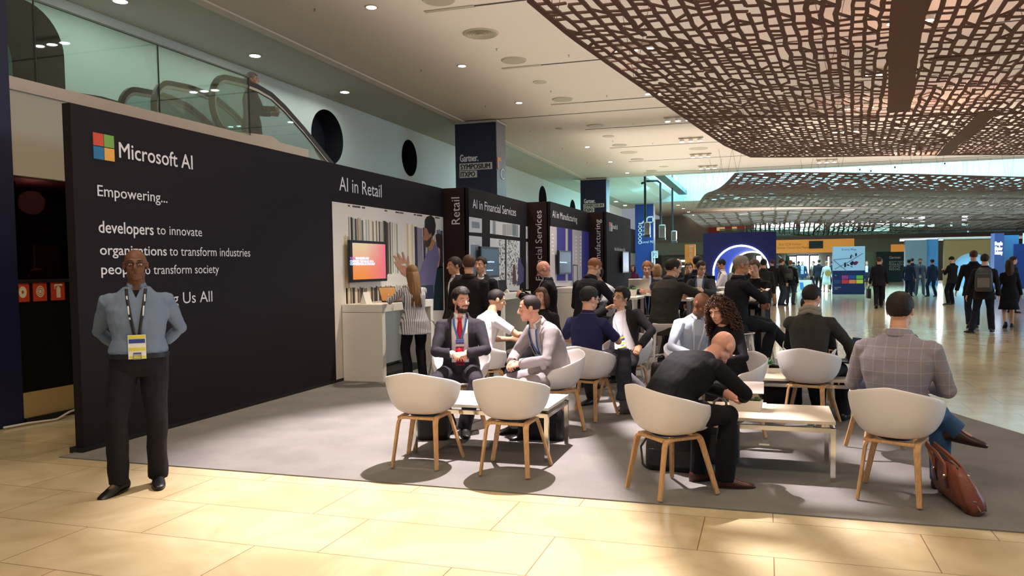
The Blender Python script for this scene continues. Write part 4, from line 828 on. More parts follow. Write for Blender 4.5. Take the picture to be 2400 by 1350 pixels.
# event map board
em = thing('map_board', 'standing board with a pale blue event map above a navy panel', 'sign', (3.17, 42, 0)); MB().box((0, 0, 0), (1.5, .35, 2.4)).build('body', mat('17306e', .5), em)
MB().box((.0, -.006, 1.19), (1.5, 0, 2.4)).build('map_panel', mat('9cc8e6', .5, emit=.25), em); put_text('Event Map', .1, .68, (3.17+.42, 41.99, 2.2), (1, 0, 0), ZU, mat('5b7f9c', .5), em)
EMX = lambda u, v: V(((u-125)/765*1.5, -.012, 2.4-(v-90)/1140*2.4))
def em_poly(pts, m, nm): MB().prism([EMX(*p) for p in pts], (0, .004, 0)).build(nm, m, em)
INK = mat('1c2a54', .5)
for q in ([(540,310),(575,300),(575,370),(540,390)], [(655,265),(695,250),(698,310),(660,335)], [(395,480),(440,470),(450,570),(405,590)], [(455,530),(480,510),(530,545),(505,560)], [(530,490),(600,430),(640,480),(600,540),(560,540)], [(545,565),(560,555),(605,580),(590,592)]): em_poly(q, INK, 'map_shape')
em_poly([(620,470),(690,440),(740,470),(690,530),(630,540)], mat('7a2a6a', .5), 'map_shape')
ln = MB()
for a, b in (((140,405),(540,370)), ((140,410),(440,655)), ((170,630),(470,480)), ((470,480),(840,262)), ((560,280),(620,345))): A, B_ = EMX(*a), EMX(*b); ln.tube([A, B_], .012, 6)
ln.build('map_line', INK, em)
for (u, v), c in zip([(345,780),(518,780),(690,780),(345,885),(518,885),(690,885)], ['a03a8c', '1e4fa0', '6cc04a', 'd83a44', 'e8885a', 'c8d84a']): em_poly([(u,v),(u+158,v),(u+158,v+88),(u,v+88)], mat(c, .5, emit=.15), 'legend_tile')
put_text('Map', .05, .1, (3.17+.09, 41.994, .93), (1, 0, 0), ZU, LETTER, em); put_text('Gartner SYMPOSIUM', .05, .3, (3.17+.09, 41.994, .32), (1, 0, 0), ZU, LETTER, em); put_text('ITXPO', .05, .16, (3.17+.09, 41.994, .24), (1, 0, 0), ZU, LETTER, em)
em_poly([(165,885),(320,885),(320,975),(165,975)], mat('3a4f86', .5), 'legend_text')
# upper walkway and the wall behind
YG = 62.
ob = MB(); struct(MB().box((-9, YG, 3.30), (30, 78, 3.62)).build('floor_walkway', mat('5d4334', .6)))
OR = mat('e89238', .5, emit=.3)  # slight glow put into the board colour to brighten the signs
os_ = thing('orange_fascia', 'long orange sign board over the doors naming the pavilion', 'sign', (.4, YG, 2.35)); MB().box((0, -.05, 0), (5.75, 0, 1.0)).build('board', OR, os_)
for s_, px0, py, px1 in (('East CCIB Pavilion', 1826, 575.5, 1878), ('Gartner One-on-One Meetings', 1821, 583.5, 1902)): a, b = atY(px0, py, YG-.05), atY(px1, py, YG-.05); put_text(s_, .17, b.x-a.x, (a.x, YG-.05, a.z), (1, 0, 0), ZU, mat('a85f28', .5), os_)
a, b = atY(1896, 565, YG-.1), atY(1929, 582, YG-.1); ds = thing('display', 'black hanging display panel in front of the orange sign board', 'screen', (a.x, YG-.12, b.z)); MB().box((0, -.05, 0), (b.x-a.x, .05, a.z-b.z)).build('panel', mat('1c1512', .5), ds)
a, b = atY(2088, 573, YG-.05), atY(2166, 589, YG-.05); o2 = thing('orange_fascia', 'shorter orange sign board further right, above the teal panel', 'sign', (a.x, YG, b.z)); MB().box((0, -.05, 0), (b.x-a.x, 0, a.z-b.z)).build('board', OR, o2)
put_text('Auditorium', .15, 1.3, (a.x+1.3, YG-.05, b.z+.5), (1, 0, 0), ZU, mat('b06a30', .5), o2)
struct(MB().box((6.15, YG-.03, 2.35), (9.2, YG, 3.3)).box((-9, YG-.03, 2.35), (.4, YG, 3.3)).build('trim_fascia', mat('6d5c46', .6)))
for i in range(15):
    g = thing('glass_panel', 'glass pane of the far upper walkway railing', 'balustrade', (-3.5+i*1.55, YG-.02, 3.62), 0, 'railing of the far upper walkway')
    MB().box((0, -.01, 0), (1.5, .01, .62)).build('pane', glass('far_glass', 'b7d8d0', .1) if i == 0 else bpy.data.materials['far_glass'], g); MB().box((1.5, -.02, 0), (1.55, .02, .66)).build('post', mat('2f3a3a', .5), g); MB().box((0, -.025, .62), (1.55, .025, .68)).build('top_rail', mat('5b3b34', .5), g)
struct(MB().box((-12, 76, 0), (30, 76.3, 6)).build('wall_far', mat('6b6a62', .7)))
DAY = mat('eef4ff', .5, emit=6, name='daylight_pane')
for i, (px0, px1, y0, y1) in enumerate([(1768, 1800, 524, 538), (1804, 1865, 522, 537), (1872, 1935, 520, 541), (1945, 2010, 518, 541), (2018, 2084, 520, 541), (2092, 2110, 518, 532), (2113, 2167, 509, 531), (2174, 2190, 515, 531), (2227, 2232, 517, 530), (2254, 2268, 506, 528)]):
    a, b = atY(px0, y0, 75.9), atY(px1, y1, 75.9); struct(MB().box((a.x, 75.85, b.z), (b.x, 75.9, a.z)).mi(1).box((a.x-.12, 75.82, b.z-.1), (a.x, 75.92, a.z+.1)).box((b.x, 75.82, b.z-.1), (b.x+.12, 75.92, a.z+.1)).build('window_%d' % (i+20), [DAY, mat('4a3236', .6)]))
for i, (px0, px1, y0, y1) in enumerate([(1844, 1866, 602, 622), (1868, 1895, 600, 640), (1899, 1918, 600, 640), (1940, 1943, 602, 640), (1773, 1784, 600, 618)]):
    a, b = atY(px0, y0, 75.7), atY(px1, y1, 75.7); struct(MB().box((a.x, 75.65, max(b.z, .05)), (b.x, 75.7, a.z)).mi(1).box((a.x-.1, 75.62, max(b.z, .05)-.05), (a.x, 75.72, a.z+.1)).box((a.x, 75.62, a.z), (b.x, 75.72, a.z+.12)).build('door_%d' % (i+1), [DAY, mat('33343c', .6)]))
a, b = atY(2054, 588, 68), atY(2161, 655, 68); tl = thing('event_banner', 'dark teal banner wall with white event lettering, far right of the map board', 'banner', (a.x, 68, 0)); MB().box((0, 0, 0), (b.x-a.x, .1, a.z)).build('panel', mat('17454c', .5), tl)
k = [atY(px, py, 68) for px, py in [(2084, 606.5), (2112, 606.5), (2084, 612), (2131, 621), (2084, 623), (2110, 633)]]
put_text('Gartner.', .22, k[1].x-k[0].x, (k[0].x, 67.99, k[0].z), (1, 0, 0), ZU, LETTER, tl, bold=.02)
for p, q, s_ in ((k[2], k[3], 'SYMPOSIUM'), (k[4], k[5], 'ITXPO')):
    MB().box((p.x-a.x, -.012, q.z), (q.x-a.x, 0, p.z)).build('sign_box', mat('a9c4c4', .5), tl); put_text(s_, (p.z-q.z)*.7, (q.x-p.x)*.88, (p.x+.1, 67.985, q.z+(p.z-q.z)*.15), (1, 0, 0), ZU, mat('17353c', .5), tl, bold=.03)
struct(MB().box((6.2, 68.2, 0), (9, 68.4, 3.3)).build('wall_far_green', mat('8fb0a0', .7)))
# brown arch stand, blue stand, at far right
def arch_stand():
    t = thing('arch_wall', 'brown exhibition wall with a round-topped doorway at far right', 'wall', (12.7, 57, 0)); bm = bmesh.new(); ap = [(-1.0, 0), (-1.0, 1.15)]+[(.1+1.1*cos(pi-pi*k/20), 1.15+.95*sin(pi*k/20)) for k in range(1, 20)]+[(1.2, 1.15), (1.2, 0)]
    lp = [[(-1.55, 0)]+ap+[(1.75, 0), (1.75, 3.02), (-1.55, 3.02)]]; vs = [bm.verts.new((x, 0, z)) for x, z in lp[0]]; ed = [bm.edges.new((vs[i], vs[(i+1) % len(vs)])) for i in range(len(vs))]
    bmesh.ops.triangle_fill(bm, use_beauty=True, edges=ed); r = bmesh.ops.extrude_face_region(bm, geom=bm.faces[:]); bmesh.ops.translate(bm, verts=[g for g in r['geom'] if isinstance(g, bmesh.types.BMVert)], vec=(0, .4, 0)); me = bpy.data.meshes.new('wall'); bm.to_mesh(me); bm.free(); link('wall', me, mat('a0703f', .6), t)
    MB().box((-2.6, .05, 0), (-1.9, .4, 3.05)).build('side_column', mat('4a79a8', .5), t); MB().box((1.75, .0, 0), (2.5, .4, 3.0)).build('side_column', mat('6fa6b4', .5), t); MB().box((-3.9, -.1, 0), (-2.6, .4, 3.02)).build('side_wall', mat('75777e', .6), t); MB().box((-1.0, .42, 0), (1.3, .46, 2.2)).build('back_panel', mat('7fb4dc', .5, emit=.5), t)
    MB().box((-1.9, -.1, 3.02), (1.9, .3, 3.1)).build('light_track', mat('ded8cc', .5), t)
arch_stand()
bs = thing('stand_wall', 'blue exhibition wall with three lines of white lettering at the right edge', 'wall', (12.4, 49.5, 0)); MB().box((-.05, 0, 0), (1.0, .3, 3.0)).build('column', mat('4c7fb4', .5), bs); MB().box((.75, -.05, 0), (5, .0, 2.5)).build('panel', mat('15307c', .5), bs); MB().box((1.2, .02, 2.5), (5, .06, 3.1)).build('light_panel', mat('a8d4ee', .5, emit=.5), bs)
for s_, y_ in (('People', 575), ('Finder', 586.5), ('Industry', 596)): a, b = atY(2332.5, y_, 48.6), atY(2349, y_, 48.6); put_text(s_, .2, b.x-a.x, (a.x, 48.6, a.z), (1, 0, 0), ZU, mat('f4f8ff', .5, emit=2), bs, bold=.05)
MB().box((atY(2331, 580, 48.62).x-12.4, -.88, 0), (atY(2353, 580, 48.62).x-12.4, -.1, 3.1)).build('sign_column', mat('43508a', .5), bs)
# left end of the far area
a = atY(1605, 573, 40); op = thing('orange_pillar_sign', 'orange column sign with white vertical lettering left of the blue arch wall', 'sign', (a.x, 40, 0)); w_ = atY(1629, 573, 40).x-a.x; MB().box((0, 0, 0), (w_, .3, a.z)).build('body', mat('e0913f', .5, emit=.1), op)
p = atY(1622, 606, 40); put_text('on.org', .2, .66, (p.x, 39.99, p.z), (0, 0, 1), (-1, 0, 0), LETTER, op)
struct(MB().box((-9, 70, 0), (-4.9, 70.2, 5.9)).build('wall_far_left', mat('8e8878', .7))); struct(MB().box((-4.9, 69.9, 4.1), (-1.8, 70.1, 5.6)).mi(1).box((-4.2, 69.85, 4.5), (-3.5, 69.9, 4.8)).box((-2.9, 69.85, 4.5), (-2.5, 69.9, 4.8)).build('wall_far_red', [mat('8f2d22', .5), mat('c8a878', .5, emit=.5)]))
struct(MB().box((-4.9, 70, 0), (-1.8, 70.2, 4.1)).build('wall_far_grey', mat('6a675c', .7)))
struct(MB().box((-7.6, 62, 0), (-5.5, 62.1, 2.2)).mi(1).box((-7.4, 61.95, 1.8), (-5.7, 62, 1.95)).box((-7.4, 61.95, 1.4), (-5.7, 62, 1.5)).build('wall_cafe', [mat('3a3630', .6), mat('f0e6cc', .5, emit=3)]))
# tall plant beside the blue arch wall
pl = thing('potted_palm', 'dark green palm standing beside the blue arch wall', 'plant', (1.05, 44, 0)); MB().lathe([(.2, 0), (.27, .45), (.24, .45)], n=16).build('pot', mat('3a3530', .6), pl); f = MB(); rnd = random.Random(5)
for i in range(26):
    A, e = i*2.4, rnd.uniform(.3, 1.3); L_ = rnd.uniform(.9, 1.4); d = V((cos(A)*cos(e), sin(A)*cos(e), sin(e))); P_ = [V((0, 0, 1.3))+d*L_*q-V((0, 0, .5*q*q)) for q in (0, .35, .7, 1)]; f.tube(P_, [1, 1.4, 1, .2], flat=(.12, .01), up=(0, 0, 1))
f.tube([(0, 0, .4), (0, 0, 1.4)], .05, 8).build('foliage', mat('24402c', .6), pl)
wb = MB().box((-.5, -.3, 0), (.5, .3, .62)); wc = thing('white_counter', 'low white desk with a blue mark among the far crowd', 'counter', (1.9, 46.5, 0)); wb.build('body', WHITE, wc); MB().prism([(-.1, -.31, .1), (.1, -.31, .1), (.05, -.31, .5), (-.15, -.31, .5)], (0, .005, 0)).build('mark', mat('3a8ad0', .5), wc)
# ================================================================== people
def remeshed(mb, vox, sm=4, fac=.5):
    o = bpy.data.objects.new('tmp', mb.mesh('tmp'))
    r = o.modifiers.new('r', 'REMESH'); r.mode = 'VOXEL'; r.voxel_size = vox
    if sm: s = o.modifiers.new('s', 'SMOOTH'); s.iterations = sm; s.factor = fac
    return evaluated(o)
def wrinkle(me, amp, sc, seed=0., zs=1.):
    off = V((seed*3.1, seed*1.7, seed*.9))
    co = [v.co.copy() for v in me.vertices]; no = [v.normal.copy() for v in me.vertices]; out = []
    for c, n_ in zip(co, no):
        p = c*sc; p.z *= zs; c += n_*(amp*(noise.noise(p+off)+.5*noise.noise(p*2.1+off))); out += [c.x, c.y, c.z]
    me.vertices.foreach_set('co', out); me.update()
def ik(a, t, l1, l2, pole):
    a, t, pole = V(a), V(t), V(pole); d = t-a; L = d.length; mx = (l1+l2)*.998
    if L > mx: t = a+d*(mx/L); d = t-a; L = mx
    L = max(L, abs(l1-l2)+.02); d.normalize(); p = pole-d*pole.dot(d)
    if p.length < 1e-4: p = d.orthogonal()
    p.normalize(); x = (l1*l1-l2*l2+L*L)/(2*L); h = sqrt(max(0, l1*l1-x*x)); return a+d*x+p*h, t
def cuts(me, planes, keep):
    """bisect a mesh along planes, keep the faces whose centre satisfies keep()"""
    bm = bmesh.new(); bm.from_mesh(me)
    for co, no in planes: bmesh.ops.bisect_plane(bm, geom=bm.verts[:]+bm.edges[:]+bm.faces[:], plane_co=co, plane_no=no)
    bmesh.ops.delete(bm, geom=[f for f in bm.faces if not keep(f.calc_center_median())], context='FACES'); out = bpy.data.meshes.new('cut'); bm.to_mesh(out); bm.free(); return out
def inflate(me, d):
    no = [v.normal.copy() for v in me.vertices]; out = []
    for v, n in zip(me.vertices, no): c = v.co+n*d; out += [c.x, c.y, c.z]
    me.vertices.foreach_set('co', out); me.update(); return me
SKIN = {'fair': 'd9a58a', 'pink': 'd49a84', 'tan': 'c08a68', 'asian': 'cfa080', 'brown': '7d5238', 'dark': '6a432e', 'olive': 'c99a7a'}
HAIRC = {'black': '17120f', 'dark': '241a16', 'brown': '4a2e20', 'light': '80603f', 'blond': 'a8845a', 'grey': '8d857b', 'ginger': '8a5a38', 'white': 'c0b8ac'}
EYEW, IRIS, LIP = mat('dfd9d2', .3, name='eye_white'), mat('2a1c14', .2, name='iris'), None
def skinm(k): return mat(SKIN[k], .5, bump=.05, bscale=60, var=.06, vscale=14, spec=.4, name='skin_'+k)
def hairm(k): return mat(HAIRC[k], .6, bump=.22, bscale=170, var=.35, vscale=70, spec=.3, name='hair_'+k)
def cloth(c, r=.85, var=.08, b=.12): return mat(c, r, bump=b, bscale=160, var=var, vscale=9, spec=.25, name='cloth')
def hand(b, W, d, n, t, k, curl, spread=.021, thumb=1., pt=None):
    """palm and five fingers: wrist W, direction d, palm normal n, thumb side t"""
    b.loft([[W+d*(x*k)+t*(wd*k*cos(q))+n*(th*k*sin(q)) for q in [2*pi*i/10 for i in range(10)]] for x, wd, th in ((-.03, .026, .022), (.0, .028, .019), (.03, .037, .017), (.06, .041, .015), (.085, .041, .013), (.092, .034, .009))])
    for i, L in enumerate((.070, .079, .074, .058)):
        p = W+d*(.082*k)+t*((1.5-i)*spread*k); dd = (d+t*((1.5-i)*.07)).normalized(); ang = 0; c = curl[i] if isinstance(curl, (list, tuple)) else curl
        for j, (f_, r0, r1) in enumerate(((.44, .0088, .0080), (.31, .0080, .0074), (.25, .0074, .0064))):
            ang += c*(.75 if j == 0 else 1.0); e = p+(dd*cos(ang)+n*sin(ang))*(L*f_*k); b.capsule(p, e, r0*k, r1*k, 8); p = e
    p = W+d*(.022*k)+t*(.030*k); td = (d*.62+t*.72+n*.30*thumb).normalized(); e = p+td*(.042*k); b.capsule(p, e, .0125*k, .0105*k, 8); td2 = (d*.85+t*.25+n*.35*thumb).normalized(); b.capsule(e, e+td2*(.032*k), .0100*k, .0080*k, 8)
BODIES = []
def person(label, loc, yaw, H=1.75, z0=0., hip=None, lean=0, hunch=0, side=0, twist=0, hy=0, hp=0, hr=0, RH=None, LH=None, rp=None, lp=None, rcurl=.35, lcurl=.35, rpalm=None, lpalm=None, RF=None, LF=None, rk=(.1, 1, .1), lk=(-.1, 1, .1), rfy=8, lfy=-8, rfp=0, lfp=0,
           skin='fair', hair=None, hc='dark', top='jacket', tc='1c1b20', shirt='e2e2e6', trous='1b1b20', shoe='141214', tie=None, sleeve=1., hem=.20, v=(.075, .012, .36), lany=None, badge=True, glasses=None, beard=None, fat=1., sw=1., vox=.008, female=False, eyes=True, shoul=None, belt=None, wr=.004, tm=None, trm=None, bcol='d9c94a', cat='person', skirt=None, open_=False, lap=None, neckup=.0, collar=True, group=None, bare_legs=False, socks=None, sv=None, bk=1.):
    s = H/1.75; k = s; rig = {}
    x0 = V((1, 0, 0)); pel = V((0, 0, .95*s)) if hip is None else V(hip)
    # spine: frames by arc length t
    def ang(t): return radians(lean)*min(1, max(0, (t+.06)/.26)) + radians(hunch)*min(1, max(0, (t-.18)/.28))
    FR = {}; p = pel.copy(); ts = [-.14, -.08, -.04, 0, .06, .13, .19, .25, .31, .36, .40, .44, .485, .52]
    def frame(t):
        a = ang(t); U = V((sin(radians(side)*max(0, t)*2), sin(a), cos(a))).normalized(); tw = radians(twist)*min(1, max(0, t/.4)); R = V((cos(tw), -sin(tw), 0)); R = (R-U*R.dot(U)).normalized(); return R, U.cross(R), U
    cur = pel.copy(); last = 0.
    SP = {}
    steps = [i*.01 for i in range(0, 53)]
    for t in steps:
        SP[round(t, 2)] = cur.copy(); cur = cur+frame(t+.005)[2]*(.01*s)
    def sp(t):
        if t <= 0: return pel+frame(-.05)[2]*(t*s)
        a = int(t*100); q = t*100-a; A = SP[round(a/100, 2)]; B_ = SP.get(round((a+1)/100, 2), cur); return A+(B_-A)*q
    R5, F5, U5_ = frame(.46); nb = sp(.50)
    # head
    HM = Matrix.Rotation(radians(-hy), 3, 'Z') @ Matrix.Rotation(radians(-hp), 3, 'X') @ Matrix.Rotation(radians(hr), 3, 'Y')
    nd = (U5_*.62+V((0, .10, .48))+ (HM @ V((0, .0, .15)))).normalized(); hk = s**.5*(.95 if female else 1.); hc_ = nb+nd*(.135*s)+HM @ V((0, .022, .022))*hk
    h_ = lambda x, y, z: hc_+HM @ (V((x, y, z))*hk)
    B = MB()
    def E(x, y, z, a, b_, c): B.ell(h_(x, y, z), (a*hk, b_*hk, c*hk), HM, 16, 11)
    E(0, -.012, .032, .075, .096, .086); E(0, -.03, .01, .070, .076, .080); E(0, .028, -.040, .058, .062, .074); E(0, .044, -.082, .040, .040, .034); E(0, .064, -.098, .022, .019, .018)
    for sx in (-1, 1): E(sx*.040, .050, -.026, .022, .026, .024); E(sx*.076, -.008, -.004, .010, .020, .032); E(sx*.079, -.014, .008, .008, .018, .020); E(sx*.046, .01, -.072, .016, .030, .026)
    C = lambda a, b_, r1, r2: B.capsule(h_(*a), h_(*b_), r1*hk, r2*hk, 10)
    C((-.034, .074, .026), (.034, .074, .026), .014, .014); C((0, .084, .016), (0, .107, -.026), .009, .0135); C((-.013, .092, -.030), (.013, .092, -.030), .0095, .0095)
    C((-.020, .083, -.0590), (.020, .083, -.0590), .0080, .0080); C((-.016, .082, -.0715), (.016, .082, -.0715), .0085, .0085)
    B.capsule(nb-U5_*.06*s, h_(0, -.014, -.045), (.064 if not female else .050)*s, (.054 if not female else .045)*s, 14)
    # torso of the body
    TR = [(-.14, .13, .10), (-.08, .155, .112), (0, .16, .108), (.13, .138, .096), (.25, .150, .105), (.34, .162, .108), (.40, .148, .094), (.445, .122, .076), (.485, .086, .062), (.505, .068, .056), (.52, .056, .052)]
    if female: TR = [(-.14, .135, .10), (-.08, .16, .115), (0, .158, .108), (.13, .118, .084), (.25, .132, .105), (.33, .138, .112), (.39, .126, .086), (.44, .104, .070), (.485, .072, .054), (.505, .056, .048), (.52, .046, .044)]
    def ring(t, a, b_, inf=0., n=28, ex=2.4):
        R, F, U = frame(t); c = sp(t); q = fat if t < .36 else 1+(fat-1)*.4; a = a*s*q*(sw if t > .2 else 1)+inf; b_ = b_*s*q+inf
        P = []
        for i in range(n):
            w_ = 2*pi*i/n; cw, sn = cos(w_), sin(w_); m = (abs(cw)**ex+abs(sn)**ex)**(-1/ex); P.append(c+R*(a*cw*m)+F*(b_*sn*m+(.012*s*(fat-1)*8 if 0 <= t < .3 and sn > 0 else 0)))
        return P
    def torso(b, inf, t0, t1, extra=()):
        rr = [(t, a, d) for t, a, d in TR if t0-.001 <= t <= t1+.001]; rr = list(extra)+rr; b.loft([ring(t, a, d, inf*(1 if t < .47 else .6)) for t, a, d in rr])
    torso(B, 0, -.14, .52)
    # arms
    J = {}
    for sd, hd, pole, curl, palm in ((1, RH, rp, rcurl, rpalm), (-1, LH, lp, lcurl, lpalm)):
        sh = sp(.402)+R5*(sd*(.178 if not female else .150)*s*sw)-F5*.004+V((0, 0, 0)); 
        if shoul: sh += V(shoul[0 if sd > 0 else 1])
        hd = V(hd) if hd else V((sd*.27*s*fat**.5, .06, sh.z-.52*s)); pole = V(pole) if pole else V((sd*.55, -1, -.3)); el, wrp = ik(sh, hd, .285*s, .255*s, pole); J[sd] = (sh, el, wrp)
        d = (wrp-el).normalized(); n = V(palm) if palm else V((-sd, .15, 0)); n = n-d*n.dot(d); n.normalize(); t = n.cross(d)*(1 if sd < 0 else -1)
        B.tube([sh-R5*sd*.05*s, sh, sh+(el-sh)*.5, el, el+(wrp-el)*.35, wrp], [.050*s, .052*s, .044*s, .037*s, .038*s, .026*s], 12); B.ell(el, .038*s); hand(B, wrp, d, n, t, s*(.93 if female else 1.), curl)
        rig[sd] = (wrp, d, n, t)
    # legs
    LG = {}
    for sd, ft, pole, fy, fp in ((1, RF, rk, rfy, rfp), (-1, LF, lk, lfy, lfp)):
        hj = pel+V((sd*.092*s, 0, -.045*s)); ft = V(ft) if ft else V((sd*.11*s, 0, .085)); kn, an = ik(hj, ft, .43*s, .425*s, pole); LG[sd] = (hj, kn, an, fy, fp)
        B.tube([hj+V((0, 0, .05)), hj, hj+(kn-hj)*.5, kn, kn+(an-kn)*.3, an], [.085*s, .085*s, .070*s, .054*s, .055*s, .036*s], 12); B.ell(kn, .055*s); B.capsule(an-V((0, 0, .02)), an+V((sin(radians(fy))*.08, cos(radians(fy))*.08, -.05)), .030*s, .022*s)
    me = remeshed(B, vox, 3 if vox < .007 else 2, .5)
    root = link('person', me, skinm(skin), None, True); root.location = (loc[0], loc[1], z0); root.rotation_euler = (0, 0, radians(-yaw)); tag(root, label, cat, group)
    def part(nm, me_, m, smooth=True, sol=0., w_=0.):
        o = link(nm, me_, m, root, smooth)
        if sol: q = o.modifiers.new('thick', 'SOLIDIFY'); q.thickness = sol; q.offset = 0
        return o
    # trousers
    ct = trm or cloth(trous)
    if not bare_legs:
        b = MB(); b.loft([ring(t, a, d, (.018 if belt else .007)*s) for t, a, d in (TR[:3]+[(.03, .157, .106)] if belt else [q for q in TR if q[0] < .14])])
        for sd in (1, -1):
            hj, kn, an, fy, fp = LG[sd]; dn = (an-kn).normalized(); b.tube([hj+V((0, 0, .06)), hj, hj+(kn-hj)*.5, kn, kn+(an-kn)*.35, an+dn*.005, an+dn*.03*s], [.098*s, .102*s*fat**.3, .088*s, .073*s, .073*s, .066*s, .066*s], 14); b.ell(kn, .073*s)
            if hip is not None: b.ell(hj-V((0, .01, -.012)), (.098*s, .105*s, .098*s))
        me = remeshed(b, max(vox, .008), 4); wrinkle(me, wr*1.6, 9, 2, .6); part('trousers', me, ct)
    if skirt:
        b = MB(); zs = sp(0).z; rr = []
        for q, a, d in ((.08, .15, .11), (-.1, .19, .15), (-.35, .21, .17), (-skirt, .24, .20)): rr.append([V((pel.x+a*s*cos(w_)*(1+.03*sin(6*w_)), pel.y+d*s*sin(w_), zs+q*s)) for w_ in [2*pi*i/32 for i in range(32)]])
        b.loft(rr); part('skirt', b.mesh('skirt'), cloth(tc if skirt > 0 else trous))
    # shoes
    for sd in (1, -1):
        hj, kn, an, fy, fp = LG[sd]; q = radians(fy); fd = V((sin(q), cos(q), 0)); rt = V((cos(q), -sin(q), 0)); M = Matrix((rt, fd, V((0, 0, 1)))).transposed() @ Matrix.Rotation(radians(-fp), 3, 'X'); b = MB(); rr = []
        for y, w_, h in ((-.075, .022, .045), (-.065, .034, .085), (-.02, .038, .105), (.035, .040, .085), (.09, .046, .058), (.14, .047, .046), (.18, .038, .036), (.205, .018, .024)):
            rr.append([an + M @ (V((w_*cos(a)*s, y*s, -.082+(h*.5*(1+sin(a)) if sin(a) > -.4 else 0)*1))) for a in [2*pi*i/18 for i in range(18)]])
        b.loft(rr); b2 = MB(); b2.loft([[an + M @ V((w_*1.06*cos(a)*s, (yc+L_*sin(a))*s, z)) for a in [2*pi*i/20 for i in range(20)]] for z, w_, yc, L_ in ((-.085, .044, .064, .142), (-.072, .045, .064, .145))])
        o = part('shoe', b.mesh('shoe'), shoe if not isinstance(shoe, str) else mat(shoe, .35, bump=.05), True); link('sole', b2.mesh('sole'), mat('1a1412' if isinstance(shoe, str) else 'cfc9c4', .7), o, False); o.modifiers.new('sub', 'SUBSURF').levels = 1
        if socks: b3 = MB(); dn = (an-kn).normalized(); b3.tube([an-dn*.16*s, an-dn*.08*s, an+dn*.02], [.046*s, .042*s, .042*s], 12); part('sock', b3.mesh('sock'), cloth(socks))
    # upper clothes
    cm = tm or cloth(tc); jk = top in ('jacket', 'coat', 'sweater'); inf = .024*s if top in ('jacket', 'coat') else .014*s
    loc3 = lambda p: (lambda q: (q.dot(R5), q.dot(F5), q.dot(U5_)))(p-nb)
    def upper(inf_, slv, hem_, rad, tt=.506):
        b = MB(); ex = []
        if hem_ > .02:
            if hip is None: ex = [(-hem_, .182+.014*(hem_ > .1), .136), (-hem_*.6, .180, .132), (-.03, .172, .122)]
            else:
                hq = hem_ if hip[2] > .8 else min(hem_, .05); ex = [(-hq, .158+.14*max(0, hq-.05), .112), (-.02, .162, .112)]
        base = [(t, a, d) for t, a, d in TR if (t > (-.01 if not belt else .02) and t <= tt)]
        if belt: base = [(.015, .158, .108), (.05, .160, .110)]+base
        b.loft([ring(t, a, d, inf_*(1 if t < .47 else .55)) for t, a, d in ex+base])
        for sd in (1, -1):
            sh, el, wrp = J[sd]
            if slv <= 0: q = .5+slv*.5; path, r = [sh-R5*sd*.05*s, sh, sh+(el-sh)*.5*(1+slv), sh+(el-sh)*(1+slv)], [rad[0]*.95, rad[0], rad[1], rad[1]]
            else: path, r = [sh-R5*sd*.05*s, sh, sh+(el-sh)*.5, el, el+(wrp-el)*.5*slv, el+(wrp-el)*slv], [rad[0]*.95, rad[0], rad[1], rad[2], rad[2]*.93, rad[3]]
            b.tube(path, [x*s for x in r], 14)
            if slv > 0: b.ell(el, rad[2]*s)
            b.ell(sh-R5*sd*.012*s-U5_*.004*s, (rad[0]*.98*s,)*3)
        return b
    fq = (.88 if female else 1.); RJ = tuple(x*fq for x in ((.071, .060, .053, .045) if top in ('jacket', 'coat') else (.066, .056, .048, .040))); bvhs = []
    under = None
    if top in ('jacket', 'coat', 'sweater') and shirt:
        b = MB(); torso(b, .011*s, .0, .49); 
        for sd in (1, -1): sh, el, wrp = J[sd]; d = (wrp-el).normalized(); b.tube([wrp-d*.05*s, wrp-d*.006*s], .036*s*fq, 12)
        me = remeshed(b, max(vox, .007), 3); under = part('shirt', me, cloth(shirt, .8, .04)); bvhs.append(BVHTree.FromPolygons([v_.co for v_ in me.vertices], [p_.vertices for p_ in me.polygons]))
    if top != 'none':
        me = remeshed(upper(inf, sleeve, hem, RJ), max(vox, .007), 4); wrinkle(me, wr, 11, 1); full = me; lapel = None
        if top in ('jacket', 'coat', 'sweater') and v:
            wt_, wb_, dz = v[0]*s, v[1]*s, v[2]*s; pl = []
            for sg in (1, -1):
                a, b_ = nb+R5*(sg*wt_), nb+R5*(sg*wb_)-U5_*dz; dr = (b_-a).normalized(); pl.append((a, dr.cross(F5).normalized()))
            pb = nb-U5_*dz; 
            def inV(c):
                x, y, z = loc3(c); q = min(1, -z/dz); return y > .012 and z > -dz and abs(x) < wt_+(wb_-wt_)*q and z < .10
            me2 = cuts(full, pl+([(pb, U5_)] if wb_ > .02 else []), lambda c: not inV(c))
            if top != 'sweater':
                lw_ = (lap or .062)*s; pl2 = []
                for sg in (1, -1):
                    for dw in (0, lw_): a, b_ = nb+R5*(sg*(wt_+dw*.55)), nb+R5*(sg*(wb_+dw*.4))-U5_*dz; pl2.append((a, (b_-a).normalized().cross(F5).normalized()))
                pl2.append((pb+U5_*.02, U5_))
                def inL(c):
                    x, y, z = loc3(c); q = min(1, max(0, -z/dz)); x = abs(x); q = -z/dz; lo, hi = wt_+(wb_-wt_)*q, wt_+lw_*.55+(wb_+lw_*.4-wt_-lw_*.55)*q
                    return y > .012 and -dz+.02 < z < .06 and lo < x < hi
                me3 = inflate(cuts(full, pl2, inL), .006*s)
                if len(me3.polygons): part('lapel', me3, mat(tc, .8, spec=.25) if not tm else tm, True, .003)
            bv = BVHTree.FromPolygons([v_.co for v_ in me2.vertices], [p_.vertices for p_ in me2.polygons]); o = part({'jacket': 'jacket', 'coat': 'coat', 'sweater': 'sweater'}[top], me2, cm, True, .005); bvhs.append(bv)
        else:
